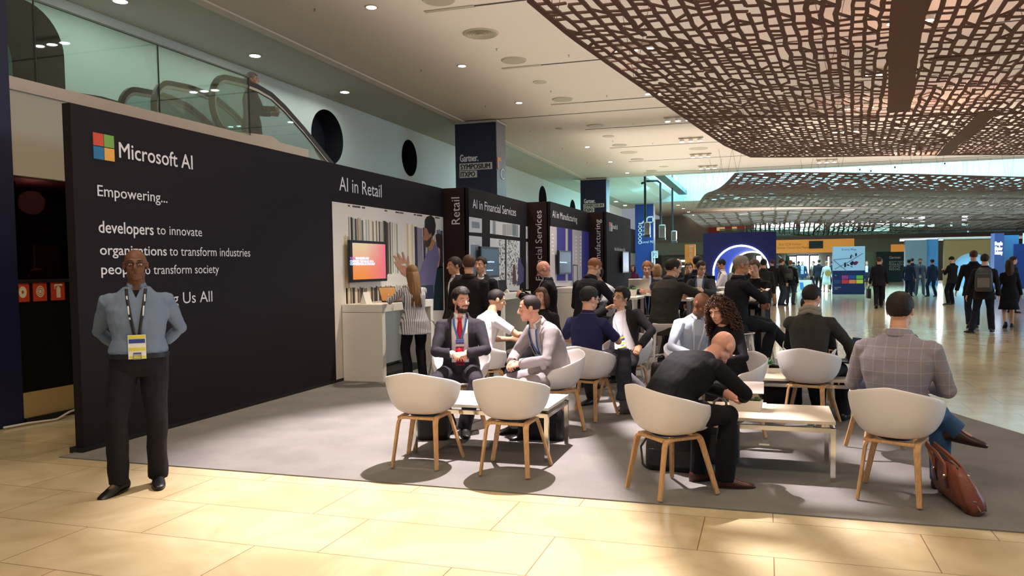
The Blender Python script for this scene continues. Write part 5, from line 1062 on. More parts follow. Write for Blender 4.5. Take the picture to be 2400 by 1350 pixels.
            if sv:
                pl = []
                for sg in (1, -1): a, b_ = nb+R5*(sg*sv[0]*s)+U5_*.03, nb-U5_*(sv[1]*s); pl.append((a, (b_-a).normalized().cross(F5).normalized()))
                full = cuts(full, pl, lambda c: (lambda q: not (q[1] > .01 and q[2] > -sv[1]*s and abs(q[0]) < sv[0]*s*(q[2]+sv[1]*s)/(sv[1]*s+.03)))(loc3(c)))
                b = MB(); torso(b, .004, .25, .50); me = remeshed(b, .008, 3); part('undershirt', me, cloth('101014'))
            o = part({'shirt': 'shirt', 'tee': 'shirt', 'dress': 'dress', 'jacket': 'jacket', 'coat': 'coat', 'sweater': 'sweater'}[top], full, cm); bvhs.append(BVHTree.FromPolygons([v_.co for v_ in full.vertices], [p_.vertices for p_ in full.polygons]))
        # collars
        if collar:
            col = shirt if (top in ('jacket', 'coat', 'sweater') and shirt) else tc; b = MB(); N_ = 26; rr0, rr1, rr2 = [], [], []; gap = .55 if top == 'shirt' or shirt else .2
            for i in range(N_+1):
                w_ = pi/2+gap*.5+(2*pi-gap)*i/N_; e = (.057 if not female else .046)*s; c0 = nb+U5_*.006*s+F5*.004; nn = nd
                rr0.append(c0+(R5*cos(w_)*e*1.10+F5*sin(w_)*e)*1.10-U5_*.018*s); rr1.append(c0+(R5*cos(w_)*e*1.0+F5*sin(w_)*e*.98)+nn*.032*s); rr2.append(c0+(R5*cos(w_)*e*1.20+F5*sin(w_)*e*1.18)+nn*.004*s-(U5_*.026*s-R5*(.012*s*(1 if cos(w_) > 0 else -1)) if i < 3 or i > N_-3 else V((0, 0, 0))))
            b.add(rr0+rr1+rr2, [(i, i+1, N_+2+i, N_+1+i) for i in range(N_)]+[(N_+1+i, N_+2+i, 2*N_+3+i, 2*N_+2+i) for i in range(N_)])
            part('collar', b.mesh('collar'), cloth(col, .8, .03) if not (tm and top in ('shirt', 'tee')) else tm, True, .004)
            if top in ('jacket', 'coat'):
                b = MB(); r0, r1 = [], []
                for i in range(N_+1):
                    w_ = pi/2+.9+(2*pi-1.8)*i/N_; e = .078*s*fq; c0 = nb+U5_*.0; r0.append(c0+(R5*cos(w_)*e*1.28+F5*sin(w_)*e*1.15)-U5_*.022*s); r1.append(c0+(R5*cos(w_)*e*.98+F5*sin(w_)*e*.96)+nd*(.030*s))
                b.add(r0+r1, [(i, i+1, N_+2+i, N_+1+i) for i in range(N_)]); part('jacket_collar', b.mesh('collar'), mat(tc, .8, spec=.25) if not tm else tm, True, .006)
    def front(x, z, back=False):
        sg = -1 if back else 1; o = nb+R5*x+U5_*z+F5*(.6*sg); best = None
        for bv in bvhs:
            h = bv.ray_cast(o, -F5*sg, 1.2)
            if h[0] is not None and (best is None or (h[0]-o).length < (best-o).length): best = h[0]
        return best or nb+R5*x+U5_*z+F5*(.11*sg)
    def ribbon(nm, pts, wd, m, off=.005, parent=None, back=False, n=14):
        Q = []
        for i in range(n+1):
            f_ = i/n*(len(pts)-1); a = min(int(f_), len(pts)-2); q = f_-a; ww = wd if not isinstance(wd, (list, tuple)) else wd[a]*(1-q)+wd[a+1]*q; x = pts[a][0]*(1-q)+pts[a+1][0]*q; z = pts[a][1]*(1-q)+pts[a+1][1]*q; Q.append((x, z, ww))
        vs = []
        for x, z, ww in Q:
            for dx in (-.5, .5): vs.append(front((x+dx*ww)*s, z*s, back)+F5*(off*(-1 if back else 1)))
        me = bpy.data.meshes.new(nm); me.from_pydata(vs, [], [(2*i, 2*i+1, 2*i+3, 2*i+2) for i in range(n)]); o = link(nm, me, m, parent or root, True); q = o.modifiers.new('thick', 'SOLIDIFY'); q.thickness = .003; q.offset = 1; return o
    rig.update(front=front, ribbon=ribbon, nb=nb, R=R5, F=F5, U=U5_, root=root, part=part, h=h_, HM=HM, hk=hk, s=s, J=J, sp=sp, frame=frame, ring=ring, TR=TR, LG=LG)
    if tie:
        m = cloth(tie, .5, .1); ribbon('tie', [(0, -.045), (0, -.12), (0, -.30), (0, -.47)], [.036, .056, .078, .085], m, .007); b = MB(); c = front(0, -.028*s)+F5*.008; b.loft([[c+R5*x*w_*s+F5*y*.008+U5_*z*s for x, y in ((-1,-1),(1,-1),(1,1),(-1,1))] for z, w_ in ((-.028, .013), (.018, .024))]); part('tie_knot', b.mesh('knot'), m, False)
    if lany:
        ln = (-.36 if badge is True else badge); bx = 0.0; lm = mat(lany, .6); ribbon('lanyard', [(-.062, -.01), (-.055, -.08), (bx-.012, ln)], .020, lm, .007); ribbon('lanyard', [(.062, -.01), (.055, -.08), (bx+.012, ln)], .020, lm, .007)
        p = front(bx*s, (ln-.06)*s)+F5*.014; Mx = Matrix((R5, F5, U5_)).transposed(); b = MB()
        for kk, z, h, w_ in ((0, 0, .132, .088), (1, .055, .018, .082), (2, .032, .022, .080), (1, -.012, .018, .080), (1, -.056, .014, .080), (2, -.034, .006, .04)): b.mi(kk).obox(p+U5_*(z*s*bk)+F5*(.001 if kk else 0)+F5*.0005*kk, (w_*s*bk, .003, h*s*bk), Mx)
        link('badge', b.mesh('badge'), [mat('e6e4e0', .4), mat(bcol, .45), mat('2b3f86', .45)], root, mi=b.m)
    if belt: 
        b = MB(); r0 = ring(.012, .159, .108, .021*s); b.loft([[p_-V((0, 0, .018)) for p_ in r0], [p_+V((0, 0, .018)) for p_ in r0]], cap=False); part('belt', b.mesh('belt'), mat(belt, .35)); p = front(0, -.415*s)+F5*.0; c = sp(.012)+frame(.012)[1]*(.108*s*fat+.026*s+.012*s*(fat-1)*8); b = MB()
        Mx = Matrix((frame(.012)[0], frame(.012)[1], frame(.012)[2])).transposed()
        for dx, dz, sx, sz in ((-.025, 0, .006, .04), (.025, 0, .006, .04), (0, .018, .05, .006), (0, -.018, .05, .006)): b.obox(c+frame(.012)[0]*dx+V((0, .006, dz)), (sx, .006, sz), Mx)
        part('buckle', b.mesh('buckle'), CHROME, False)
    # face details
    if eyes:
        for sx in (-1, 1):
            b = MB(); b.ell(h_(sx*.031, .0690, .004), .0128*hk, None, 14, 9); b.mi(1).ell(h_(sx*.031, .0768, .0025), .0060*hk, None, 10, 7); link('eye', b.mesh('eye'), [EYEW, IRIS], root, True, mi=b.m)
            b = MB(); b.ell(h_(sx*.031, .0686, .004), .0141*hk, HM, 18, 15); inv = HM.transposed(); part('eyelid', cuts(b.mesh('lid'), [(h_(0, 0, .0072), HM @ V((0, 0, 1))), (h_(0, 0, -.0015), HM @ V((0, 0, 1)))], lambda c: (lambda z: z > .0072 or z < -.0015)((inv @ (c-hc_)).z/hk)), skinm(skin))
    if eyes or eyes is None:
        for sx in (-1, 1):
            b = MB(); b.tube([h_(sx*.015, .0880, .0300), h_(sx*.032, .0885, .0325), h_(sx*.052, .0730, .0275)], [.0022*hk, .0032*hk, .0016*hk], 7); part('eyebrow', b.mesh('brow'), hairm(hc if hair and hc not in ('grey', 'white') else ('brown' if skin != 'dark' else 'black')))
        b = MB(); b.tube([h_(-.024, .0805, -.0640), h_(-.008, .0905, -.0628), h_(.008, .0905, -.0628), h_(.024, .0805, -.0640)], [.0015*hk, .0035*hk, .0035*hk, .0015*hk], 6); part('mouth', b.mesh('mouth'), mat('8c5048' if skin not in ('brown', 'dark') else '54302a', .5))
    if glasses:
        b = MB(); gm = mat(glasses, .3, .3)
        for sx in (-1, 1):
            b.tube([h_(sx*(.032+.022*cos(a)*(1+.12*abs(sin(2*a)))), .092-.008*abs(cos(a))*(1 if cos(a) > 0 else .2), .003+.016*sin(a)*(1+.12*abs(sin(2*a)))) for a in [2*pi*i/16 for i in range(16)]], .0019*hk, 6, close=True)
            b.tube([h_(sx*.056, .084, .008), h_(sx*.074, .055, .010), h_(sx*.081, .0, .010), h_(sx*.079, -.02, .0)], .0020*hk, 6)
        b.tube([h_(-.010, .096, .006), h_(0, .099, .008), h_(.010, .096, .006)], .0020*hk, 6); part('glasses', b.mesh('glasses'), gm)
    if beard:
        me = root.data; inv = HM.transposed()
        def inB(c):
            q = inv @ (c-hc_); q /= hk; return q.y > .012 and -.125 < q.z < -.036 and not (abs(q.x) < .024 and -.078 < q.z < -.052 and q.y > .07) and (q.z < -.072 or (abs(q.x) > .046 and q.z < -.030-.5*(q.y-.012)) or (abs(q.x) < .032 and -.056 < q.z < -.044))
        part('beard', inflate(cuts(me, [], inB), .0022), hairm(beard), True)
    if hair: do_hair(rig, hair, hc, female, vox)
    BODIES.append((label, rig)); return rig
def do_hair(rig, kind, hc, female, vox):
    h, HM, hk, part = rig['h'], rig['HM'], rig['hk'], rig['part']; m = hairm(hc); bm = bmesh.new(); bmesh.ops.create_icosphere(bm, subdivisions=5 if vox < .009 else 4, radius=1); rnd = random.Random(len(BODIES)); vol = {'short': .010, 'crop': .005, 'quiff': .012, 'balding': .006, 'side': .012, 'long': .014, 'curly': .008, 'bun': .012, 'fringe': .005}.get(kind, .010)
    kill = []
    for v_ in bm.verts:
        d = v_.co.normalized(); az = math.atan2(abs(d.x), d.y)   # 0 front .. pi back
        up_ = max(0, d.z); add = vol*(1+.5*up_)
        if kind in ('quiff', 'side') and d.y > -.2 and d.z > .3: add += (.016 if kind == 'quiff' else .010)*min(1, (d.y+.2)*1.5)*d.z
        fz = {'balding': .098, 'fringe': .2, 'crop': .075}.get(kind, .072); 
        if az < .75: hl = fz-.006*math.cos(az*4)
        elif az < 1.25: hl = fz+( -.012-fz)*(az-.75)/.5
        elif az < 1.75: hl = -.012+.03*(1-abs(az-1.5)/.25)
        else: hl = -.012+(-.062+.012)*min(1, (az-1.75)/.7)
        if kind == 'fringe': hl = max(hl, .2) if az < 1.2 else min(.035, hl+.0) if az < 9 else hl
        n = noise.noise(d*7)*.5+noise.noise(V((d.x*26, d.y*26, d.z*7)))*.45
        p = V((d.x*(.075+add), d.y*(.096+add)-.012, d.z*(.086+add)+.032)); p += d*(vol*.38*n)
        back = max(0, -d.y); p.y -= .006*back
        v_.co = p
        if p.z < hl+.006*n or (kind == 'fringe' and p.z > .075-.02*back): kill.append(v_)
    bmesh.ops.delete(bm, geom=kill, context='VERTS')
    for v_ in bm.verts: v_.co = h(*v_.co)
    me = bpy.data.meshes.new('hair'); bm.to_mesh(me); bm.free(); o = part('hair', me, m, True, 0); q = o.modifiers.new('thick', 'SOLIDIFY'); q.thickness = .010 if kind != 'crop' else .005; q.offset = -1
    if kind == 'long':
        b = MB()
        for i in range(70):
            a = radians(95+170*i/69); x0, y0 = .080*sin(a)*-1, .095*cos(a)-.012; L_ = rnd.uniform(.24, .40); P = [h(x0*.9, y0*.9, .05), h(x0*1.08, y0*1.1-.005, -.03), h(x0*(.95+rnd.uniform(-.1, .1)), y0*.95-.03, -.13), h(x0*.92+rnd.uniform(-.015, .015), y0*.7-.062, -.13-L_*.5), h(x0*.80+rnd.uniform(-.025, .025), y0*.55-.085, -.14-L_)]; b.tube(P, [.013*hk, .016*hk, .018*hk, .017*hk, .005*hk], 7)
        part('hair_length', b.mesh('hair'), m)
    if kind == 'bob':
        b = MB()
        for i in range(40):
            a = radians(62+236*i/39); x0, y0 = .082*sin(a), .095*cos(a)-.012; P = [h(x0*.85, y0*.85, .06), h(x0*1.1, y0*1.08, -.01), h(x0*1.12, y0*1.05-.01, -.09), h(x0*1.0, y0*.9-.015, -.15+rnd.uniform(-.02, .02))]; b.tube(P, [.012*hk, .018*hk, .018*hk, .005*hk], 7)
        part('hair_length', b.mesh('hair'), m)
    if kind == 'curly':
        b = MB()
        for i in range(760):
            z = rnd.uniform(-.24, .158); a = radians(rnd.uniform(38, 322) if z < .085 else rnd.uniform(0, 360)); q = 1.08+.62*max(0, min(1, (.10-z)/.22))**.7; x0, y0 = (.092*q+rnd.uniform(-.016, .022))*sin(a), (.098*q+rnd.uniform(-.016, .02))*cos(a)-.03; 
            if z < -.02 and y0 > .045: continue
            z *= 1.; sh_ = sqrt(max(.02, 1-max(0, (z-.03)/.132)**2)); x0 *= sh_; y0 *= sh_; r = rnd.uniform(.007, .015); ph = rnd.uniform(0, 6.3); P = [h(x0+r*cos(ph+t*2.0), y0+r*sin(ph+t*2.0), z-t*.012) for t in range(7)]; b.tube(P, [.002*hk]+[.0060*hk]*5+[.001*hk], 5)
        part('hair_curls', b.mesh('hair'), m)
        b = MB(); b.ell(h(0, -.035, -.055), (.125*hk, .085*hk, .135*hk), HM); b.ell(h(0, -.02, .035), (.090*hk, .100*hk, .085*hk), HM); me = b.mesh('c'); part('hair_mass', cuts(me, [], lambda c: (HM.transposed() @ (c-h(0, 0, 0))).y < .035 or (HM.transposed() @ (c-h(0, 0, 0))).z > .075), m)
def backpack(rig, col='3a3a3e', k=1.):
    """worn backpack: a child of its wearer, with straps"""
    R, F, U, nb, s, part = rig['R'], rig['F'], rig['U'], rig['nb'], rig['s'], rig['part']; c = rig['front'](0, -.24*s, True); b = MB(); rings = []
    for z, w_, d in ((-.25, .12, .05), (-.22, .145, .085), (-.05, .15, .09), (.10, .14, .08), (.17, .11, .06), (.20, .06, .03)):
        rings.append([c-F*(.075+0)*k+R*(w_*k*math.copysign(abs(cos(a))**.5, cos(a)))+F*(d*k*math.copysign(abs(sin(a))**.6, sin(a)))+U*z*k for a in [2*pi*i/24 for i in range(24)]])
    b.loft(rings); m = mat(col, .6, bump=.2, bscale=40); o = part('backpack', b.mesh('pack'), m); b = MB(); Mx = Matrix((R, F, U)).transposed(); b.obox(c-F*.168*k-U*.08*k, (.20*k, .03, .18*k), Mx).obox(c-F*.160*k+U*.08*k, (.2*k, .012, .012), Mx); link('backpack_pocket', b.mesh('pocket'), mat('6d6b6a' if col != '1a1a1c' else '2c2c2e', .5), o)
    for sx in (-1, 1): rig['ribbon']('backpack_strap', [(sx*.10, -.01), (sx*.115, -.12), (sx*.13, -.28)], .045, m, .006); 
SIT = dict(hip=(0, -.01, .605), RF=(.12, .38, .09), LF=(-.12, .38, .09), rk=(.1, .5, 1), lk=(-.1, .5, 1))
def sit(**k): d = dict(SIT); d.update(k); return d
STO = dict(hip=(0, -.05, .89), RF=(.12, .30, .34), LF=(-.12, .26, .34), rk=(.1, .5, .6), lk=(-.1, .5, .6))
def sto(**k): d = dict(STO); d.update(k); return d
def walk(q=.26, **k): d = dict(RF=(.09, q, .085), LF=(-.09, -q, .13), lfp=35, rk=(0, 1, 0), lk=(0, 1, 0)); d.update(k); return d
# --- the man standing at the left
MB()
rg = person('bald man in a blue shirt standing at the left, hands behind his back', (-4.49, 4.66), 140, 1.80, RH=(.10, -.20, .97), LH=(-.09, -.18, .99), rp=(1, -.45, 0), lp=(-1, -.45, 0), RF=(.15, .15, .095), LF=(-.10, .03, .09), rfy=38, rfp=10, lfy=-4, rk=(.3, 1, 0), skin='dark', top='shirt', tc='6c7c92', sleeve=.55, hem=0, trous='17151a', shoe='0f0e0f', lany='121214', badge=-.36, bk=1.3, glasses='2a2422', fat=1.14, vox=.0055, belt='101016', bcol='d8d04a', sv=(.045, .075), wr=.006, hy=-2, hp=-3, sw=1.06)
for a, b_ in (((-.058, -.05), (-.056, -.10)), ((-.050, -.13), (-.045, -.20)), ((.058, -.06), (.055, -.085)), ((.050, -.13), (.045, -.19)), ((.042, -.21), (.040, -.225))): rg['ribbon']('lanyard_mark', [a, b_], .010, mat('d8d8da', .6), .0095, n=4)
# --- lounge, front to back
TWEED = mat('34322f', .95, bump=.4, bscale=120, var=.35, vscale=70, name='tweed')
def plaid():
    m, nt, b, N, L = nodes('checked_wool'); tc = N('TexCoord'); s = N('SeparateXYZ'); L(tc.outputs['Object'], s.inputs[0]); o = None
    for ax_, per, ph in ((0, .072, .02), (2, .082, .03)):
        a = N('Math'); a.operation = 'ADD'; a.inputs[1].default_value = 5+ph; L(s.outputs[ax_], a.inputs[0]); d = N('Math'); d.operation = 'MULTIPLY'; d.inputs[1].default_value = 1/per; L(a.outputs[0], d.inputs[0]); f = N('Math'); f.operation = 'FRACT'; L(d.outputs[0], f.inputs[0]); l = N('Math'); l.operation = 'LESS_THAN'; l.inputs[1].default_value = .05; L(f.outputs[0], l.inputs[0])
        if o is None: o = l
        else: mx = N('Math'); mx.operation = 'MAXIMUM'; L(o.outputs[0], mx.inputs[0]); L(l.outputs[0], mx.inputs[1]); o = mx
    n = N('TexNoise'); n.inputs['Scale'].default_value = 150; L(tc.outputs['Object'], n.inputs['Vector']); r = ramp(N, (.3, '85808a'), (.7, '948e96')); L(n.outputs['Fac'], r.inputs[0]); x = N('Mix'); x.data_type = 'RGBA'; L(o.outputs[0], x.inputs[0]); L(r.outputs[0], x.inputs[6]); x.inputs[7].default_value = lin('a8a0a2'); L(x.outputs[2], b.inputs['Base Color']); b.inputs['Roughness'].default_value = .9; return m
JEANS = '3f5f86'
person('bald man in black hunched forward over his knees on a white tub chair', (-.66, 5.47), 45, 1.82, **sit(hip=(0, -.03, .61), lean=52, hunch=22, hp=62, hy=-6, RH=(.06, .64, .62), LH=(-.10, .60, .64), rp=(1, -.1, -.2), lp=(-1, 0, -.2), rcurl=.7, RF=(.13, .40, .09), LF=(-.10, .36, .09), rfy=35, lfy=10), skin='pink', top='sweater', tc='121116', shirt=None, v=None, collar=False, trous='131318', shoe='4e2a24', fat=1.2, vox=.006, eyes=None, sw=1.05)
person('dark-haired man in a pale grey checked jacket seated at right, back to the camera', (.84, 5.72), 20, 1.80, **sit(lean=4, hunch=6, RH=(.18, .34, .72), LH=(-.20, .34, .74), rp=(.6, -.7, -.5), lp=(-.6, -.7, -.5), RF=(.20, .42, .09), LF=(.30, .40, .44), lk=(-.9, .6, .9), lfy=75, lfp=10, rfy=15), socks='5a4a50', skin='fair', hair='short', hc='dark', top='jacket', tc='8f898a', tm=plaid(), shirt='e4e2e6', trous=JEANS, shoe='3d2622', fat=1.12, vox=.006, sw=1.14, eyes=None)
person('bearded man in a dark suit and red tie seated facing the camera', (-2.97, 7.30), 162, 1.80, **sit(lean=4, RH=(.04, .33, .76), LH=(-.07, .35, .77), rp=(.9, -.5, -.3), lp=(-.9, -.5, -.3), rpalm=(-.3, -.2, -1), lpalm=(.3, -.2, -1), rcurl=.6, lcurl=.7, RF=(.10, .36, .09), LF=(-.06, .50, .09), rk=(.5, .5, 1), lk=(-.4, .5, 1)), skin='pink', hair='quiff', hc='black', beard='dark', top='jacket', tc='2a272f', shirt='ece8ea', tie='a3142a', v=(.080, .085, .44), trous='2a272f', shoe='0c0c0d', lany='3f6fb4', badge=-.22, bcol='3a5fae', vox=.0055, hy=-34, hp=4, wr=.005)
person('man in a light grey suit leaning forward, seated in profile facing left', (-1.97, 7.22), 222, 1.78, **sit(lean=22, hunch=14, RH=(.10, .42, .70), LH=(-.08, .42, .70), rp=(.9, -.4, -.2), lp=(-.9, -.4, -.2), rcurl=.7, lcurl=.7, rpalm=(-.6, 0, -.7), lpalm=(.6, 0, -.7)), skin='pink', hair='balding', hc='dark', top='jacket', tc='8f878a', shirt='ece6ea', v=(.082, .075, .42), trous='8f878a', shoe='121012', lany='2d559c', badge=-.25, bcol='3a5fae', vox=.0055, hp=8, hy=26, fat=1.05, wr=.005)
person('man in a white T-shirt seated behind the red-tied man, back turned', (-3.14, 8.38), 40, 1.74, **sit(lean=16, hunch=8, RH=(.18, .50, .80), LH=(-.12, .46, .74), rp=(1, -.3, -.4)), skin='asian', hair='crop', hc='black', top='tee', tc='e6dfe4', sleeve=-.25, collar=False, trous='2b2a30', vox=.007, hy=16, hp=14, hem=.06)
person('man in a navy polo shirt seated with his back to the camera', (-1.80, 7.93), 14, 1.76, **sit(RH=(.10, .30, .96), LH=(-.22, .34, .74), rp=(.8, -.3, -.8), lp=(-1, -.3, -.3), lean=2, RF=(.26, .40, .09), LF=(.44, .52, .22), lk=(.5, .5, .9), rfy=30, lfy=40, lfp=10), skin='fair', hair='short', hc='black', top='tee', tc='23244c', sleeve=-.15, trous='6a6870', shoe='5d5658', socks='2a7ab8', vox=.006, hy=30, hp=8, glasses='c8c8c8', fat=1.05, hem=.06)
person('dark-haired woman peeping out from behind the man in the grey suit', (-2.66, 9.30), 188, 1.68, **sit(lean=8), skin='fair', hair='bob', hc='brown', top='sweater', tc='1c181c', shirt=None, v=None, collar=False, trous='1b1a1e', female=True, vox=.008)
person('man in a dark suit seated with his cheek propped on his hand', (-1.58, 9.02), 204, 1.74, **sit(hip=(-.04, .10, .60), lean=-16, side=22, RH=(.205, .10, 1.10), LH=(-.34, .22, .70), rp=(.9, .3, -.9), lp=(-1, -.6, -.2), rpalm=(-.9, -.3, 0), rcurl=[.25, .5, 1.1, 1.2], lcurl=.8, lpalm=(.2, 0, -1), RF=(.2, .40, .09), LF=(-.28, .44, .09), rk=(.4, .5, 1), lk=(-.5, .5, 1)), skin='asian', hair='side', hc='black', top='jacket', tc='222025', shirt='dcd8de', v=(.085, .12, .52), open_=True, trous='17151a', lany='dcd8de', badge=-.36, bcol='b9c04a', glasses='8a8a8a', belt='101012', vox=.0065, hy=8, hp=-6, hr=-10)
person('bald man in a pale blue-white shirt seated looking down', (-.76, 8.42), 158, 1.76, **sit(lean=22, hunch=12, RH=(.12, .42, .68), LH=(-.12, .42, .68), rp=(1, -.3, -.2)), skin='brown', top='shirt', tc='b9c4d6', trous='2a2a32', vox=.007, hp=34, hy=-30, sleeve=.95, hem=.06, eyes=None, lany='d8dce2', badge=-.4)
person('curly-haired woman in black seated, eyes cast down', (-.30, 7.30), 222, 1.66, **sit(lean=14, hunch=10, RH=(.02, .36, .72), LH=(-.14, .34, .76), lp=(-1, -.2, -.4)), skin='fair', hair='curly', hc='brown', top='sweater', tc='15131a', shirt=None, v=None, collar=False, trous='15131a', female=True, vox=.0055, hp=22, hy=-14, eyes=None)
rg = person('man in a dark tweed jacket and grey scarf working on a lap laptop', (.40, 8.10), 8, 1.78, **sit(lean=5, hunch=8, RH=(.38, .36, .64), LH=(.20, .40, .62), RF=(.30, .36, .09), LF=(.06, .42, .09), rp=(1, -.3, -.3)), skin='fair', hair='short', hc='dark', top='coat', tc='34322f', tm=TWEED, shirt=None, v=None, collar=False, trous='1c1c22', vox=.006, hy=26, hp=12, eyes=None, sw=1.05)
b = MB(); c = rg['nb']; rr = []
for q in range(22): a = 2*pi*q/22; rr.append(c+rg['R']*(.080*cos(a))+rg['F']*(.078*sin(a)+.004)+rg['U']*(.035+.012*sin(a*3)))
b.tube(rr, .030, 10, close=True); rr = [p+rg['U']*-.04+(p-c)*.10 for p in rr]; b.tube(rr, .026, 10, close=True); rg['part']('scarf', b.mesh('scarf'), mat('8d887c', .95, bump=.4, bscale=80, var=.2, vscale=40))
person('person in black sitting opposite, hidden behind the man with the scarf', (.47, 9.30), 186, 1.70, **sit(lean=30, hunch=16, hp=30), skin='fair', hair='short', hc='dark', top='jacket', tc='141318', trous='141318', vox=.009)
person('man in a dark suit on a bar stool with legs crossed, looking right', (-.34, 10.2), 58, 1.80, **sto(hip=(0, -.05, .92), lean=6, RH=(.02, .36, 1.22), LH=(-.04, .33, 1.06), lcurl=.8, rp=(.9, -.3, -.5), lp=(-.6, -.3, -.8), RF=(.10, .30, .36), LF=(.20, .62, .52), lk=(.2, .6, .6), rfy=10, lfy=30, lfp=25), skin='tan', hair='crop', hc='grey', top='jacket', tc='1d1b20', shirt='d8d8de', trous='17181f', glasses='1a1a1c', vox=.007, hy=20, hp=6, eyes=True)
phn = thing('phone', 'pale phone held by the man on the bar stool', 'phone', (-.03, 10.46, 1.24), radians(-58)); MB().obox((0, 0, 0), (.075, .145, .010), Matrix.Rotation(.6, 3, 'X')).build('body', mat('d8b8bc', .3), phn)
# --- around the booth
STR = stripes('striped_cotton', 0, .026, .36, 'd6d6da', '5a6070')
person('long-haired woman in a striped shirt standing at the retail counter', (-4.66, 9.78), -42, 1.67, lean=6, RH=(-.02, .46, 1.17), LH=(-.26, .44, 1.17), rp=(.9, -.3, -.8), lp=(-.9, -.4, -.8), skin='fair', hair='long', hc='light', top='shirt', tc='d6d6da', tm=STR, sleeve=.7, hem=.22, trous='131217', shoe='1a1818', female=True, vox=.007, hp=12, eyes=None, wr=.006, fat=1.15)
person('man in a dark suit and open pale collar talking beside the retail return panel', (-4.24, 10.3), 222, 1.78, skin='tan', hair='short', hc='dark', top='jacket', tc='1d191d', shirt='d2cfd0', v=(.07, .02, .38), vox=.008, hp=6)
person('brown-haired man in a black jacket, back to the camera, beside the retail panel', (-3.78, 9.62), -8, 1.79, LH=(-.16, .22, 1.0), RH=(.14, .22, 1.0), skin='fair', hair='short', hc='brown', top='jacket', tc='1a1518', shirt='1a1518', v=None, collar=True, vox=.007, hy=-22, eyes=None, sw=1.08)
person('man mostly hidden behind the brown-haired man in black', (-3.98, 10.65), 190, 1.78, skin='fair', hair='short', hc='dark', top='jacket', tc='17151a', vox=.009)
person('bald man in a black cardigan standing, looking down at a cup', (-2.95, 10.5), 252, 1.72, RH=(.06, .36, 1.22), LH=(-.08, .37, 1.20), rp=(.9, -.5, -.5), lp=(-.9, -.5, -.5), rcurl=.9, lcurl=.9, skin='pink', top='jacket', tc='17141a', shirt='c4c4cc', v=(.085, .11, .50), trous='16141a', glasses='3a2a24', vox=.0075, hp=34, lany='d8d8e0', badge=-.36, hr=0, fat=1.12)
cu = thing('cup', 'gold-rimmed glass cup held by the bald man in the cardigan', 'cup', (-3.32, 10.38, 1.17)); MB().lathe([(.028, 0), (.040, .09), (.037, .09), (.026, .006)], n=18).build('body', mat('a58f62', .25, .4), cu, smooth=True)
person('short-haired man in a dark suit bending his head, beside the manufacturing panel', (-2.24, 9.85), 22, 1.76, lean=8, hunch=14, RH=(.14, .34, 1.10), LH=(-.16, .34, 1.08), rp=(1, -.3, -.4), skin='fair', hair='crop', hc='ginger', top='jacket', tc='1c1a22', shirt='d4d6e0', v=None, vox=.007, hp=30, hy=22, eyes=None, lany='3f6f9c', badge=-.45)
person('person in a white shirt stooping behind the short-haired man in the dark suit', (-1.98, 10.55), 236, 1.70, lean=30, hunch=10, RH=(.1, .42, 1.0), LH=(-.12, .40, 1.05), lp=(-1, .2, -.2), skin='fair', hair='short', hc='dark', top='shirt', tc='d8dae4', sleeve=.55, vox=.008, eyes=None)
# --- high tables
person('grey-haired man in a navy sweater working at the silver laptop', (-1.98, 13.45), 172, 1.78, **sto(hip=(0, -.02, .89), lean=8, RH=(.12, .44, 1.16), LH=(-.14, .44, 1.16), rp=(1, -.4, -.3), lp=(-1, -.4, -.3)), skin='pink', hair='short', hc='ginger', top='sweater', tc='1c1d2e', shirt='dcdce2', v=(.075, .012, .22), trous='141319', glasses='8a7a70', lany='8aa4c8', badge=-.62, bcol='d08a5a', vox=.008, hp=14)
person('man in a dark grey suit leaning on a high table, back to the camera', (-1.30, 10.32), 24, 1.82, **sto(hip=(0, 0, .91), lean=16, hunch=10, RF=(.10, .20, .34), LF=(-.10, .14, .34), RH=(.26, .52, 1.17), LH=(-.12, .54, 1.17), rp=(1, -.3, -.3), lp=(-1, -.3, -.3)), skin='fair', hair='short', hc='dark', top='jacket', tc='35322f', shirt='d8d8de', v=None, trous='262427', vox=.007, hy=34, hp=10, eyes=None, hem=.22, sw=1.08, fat=1.08)
person('young man in glasses behind the black laptop on a high table', (-1.08, 13.75), 190, 1.76, **sto(hip=(0, -.02, .89), lean=10, RH=(.12, .46, 1.16), LH=(-.14, .46, 1.16)), skin='fair', hair='short', hc='dark', top='jacket', tc='2f3036', shirt='e2e4ea', v=(.08, .05, .34), glasses='1c1c1e', vox=.008, hp=14, hy=-40, lany='3f6fb4', badge=-.5)
def at_px(x, Y): p = atY(x, 616, Y); return (p.x, Y)
person('dark-haired man in a suit facing the camera behind the leaning man', at_px(1614, 15.6), 172, 1.66, skin='fair', hair='short', hc='brown', top='jacket', tc='25242a', shirt='dcdce2', vox=.009)
person('man with black hair seen from behind, right of the orange column sign', at_px(1634, 15.0), 15, 1.79, skin='tan', hair='short', hc='black', top='jacket', tc='20212a', shirt='dcdce2', v=None, vox=.009, eyes=None)
person('bald man seen from behind beyond the high tables', at_px(1588, 16.4), 20, 1.75, skin='pink', top='jacket', tc='1f1e24', shirt='dcdce2', v=None, vox=.009, eyes=None)
person('blonde woman in a beige jacket seen from behind beyond the high tables', at_px(1540, 16.6), 10, 1.64, skin='fair', hair='bob', hc='blond', top='jacket', tc='b8ac98', shirt=None, v=None, collar=False, female=True, vox=.009, eyes=None)
person('white-haired man in a dark suit in profile, left of the leaning man', at_px(1556, 15.2), 88, 1.66, lean=12, skin='pink', hair='balding', hc='white', top='jacket', tc='232228', shirt='e0e0e6', vox=.009)
person('grey-haired person seen from behind, in front of the blue level pillar', at_px(1526, 24), 0, 1.70, skin='pink', hair='short', hc='grey', top='jacket', tc='3a2c38', shirt=None, v=None, collar=False, vox=.01, eyes=None)
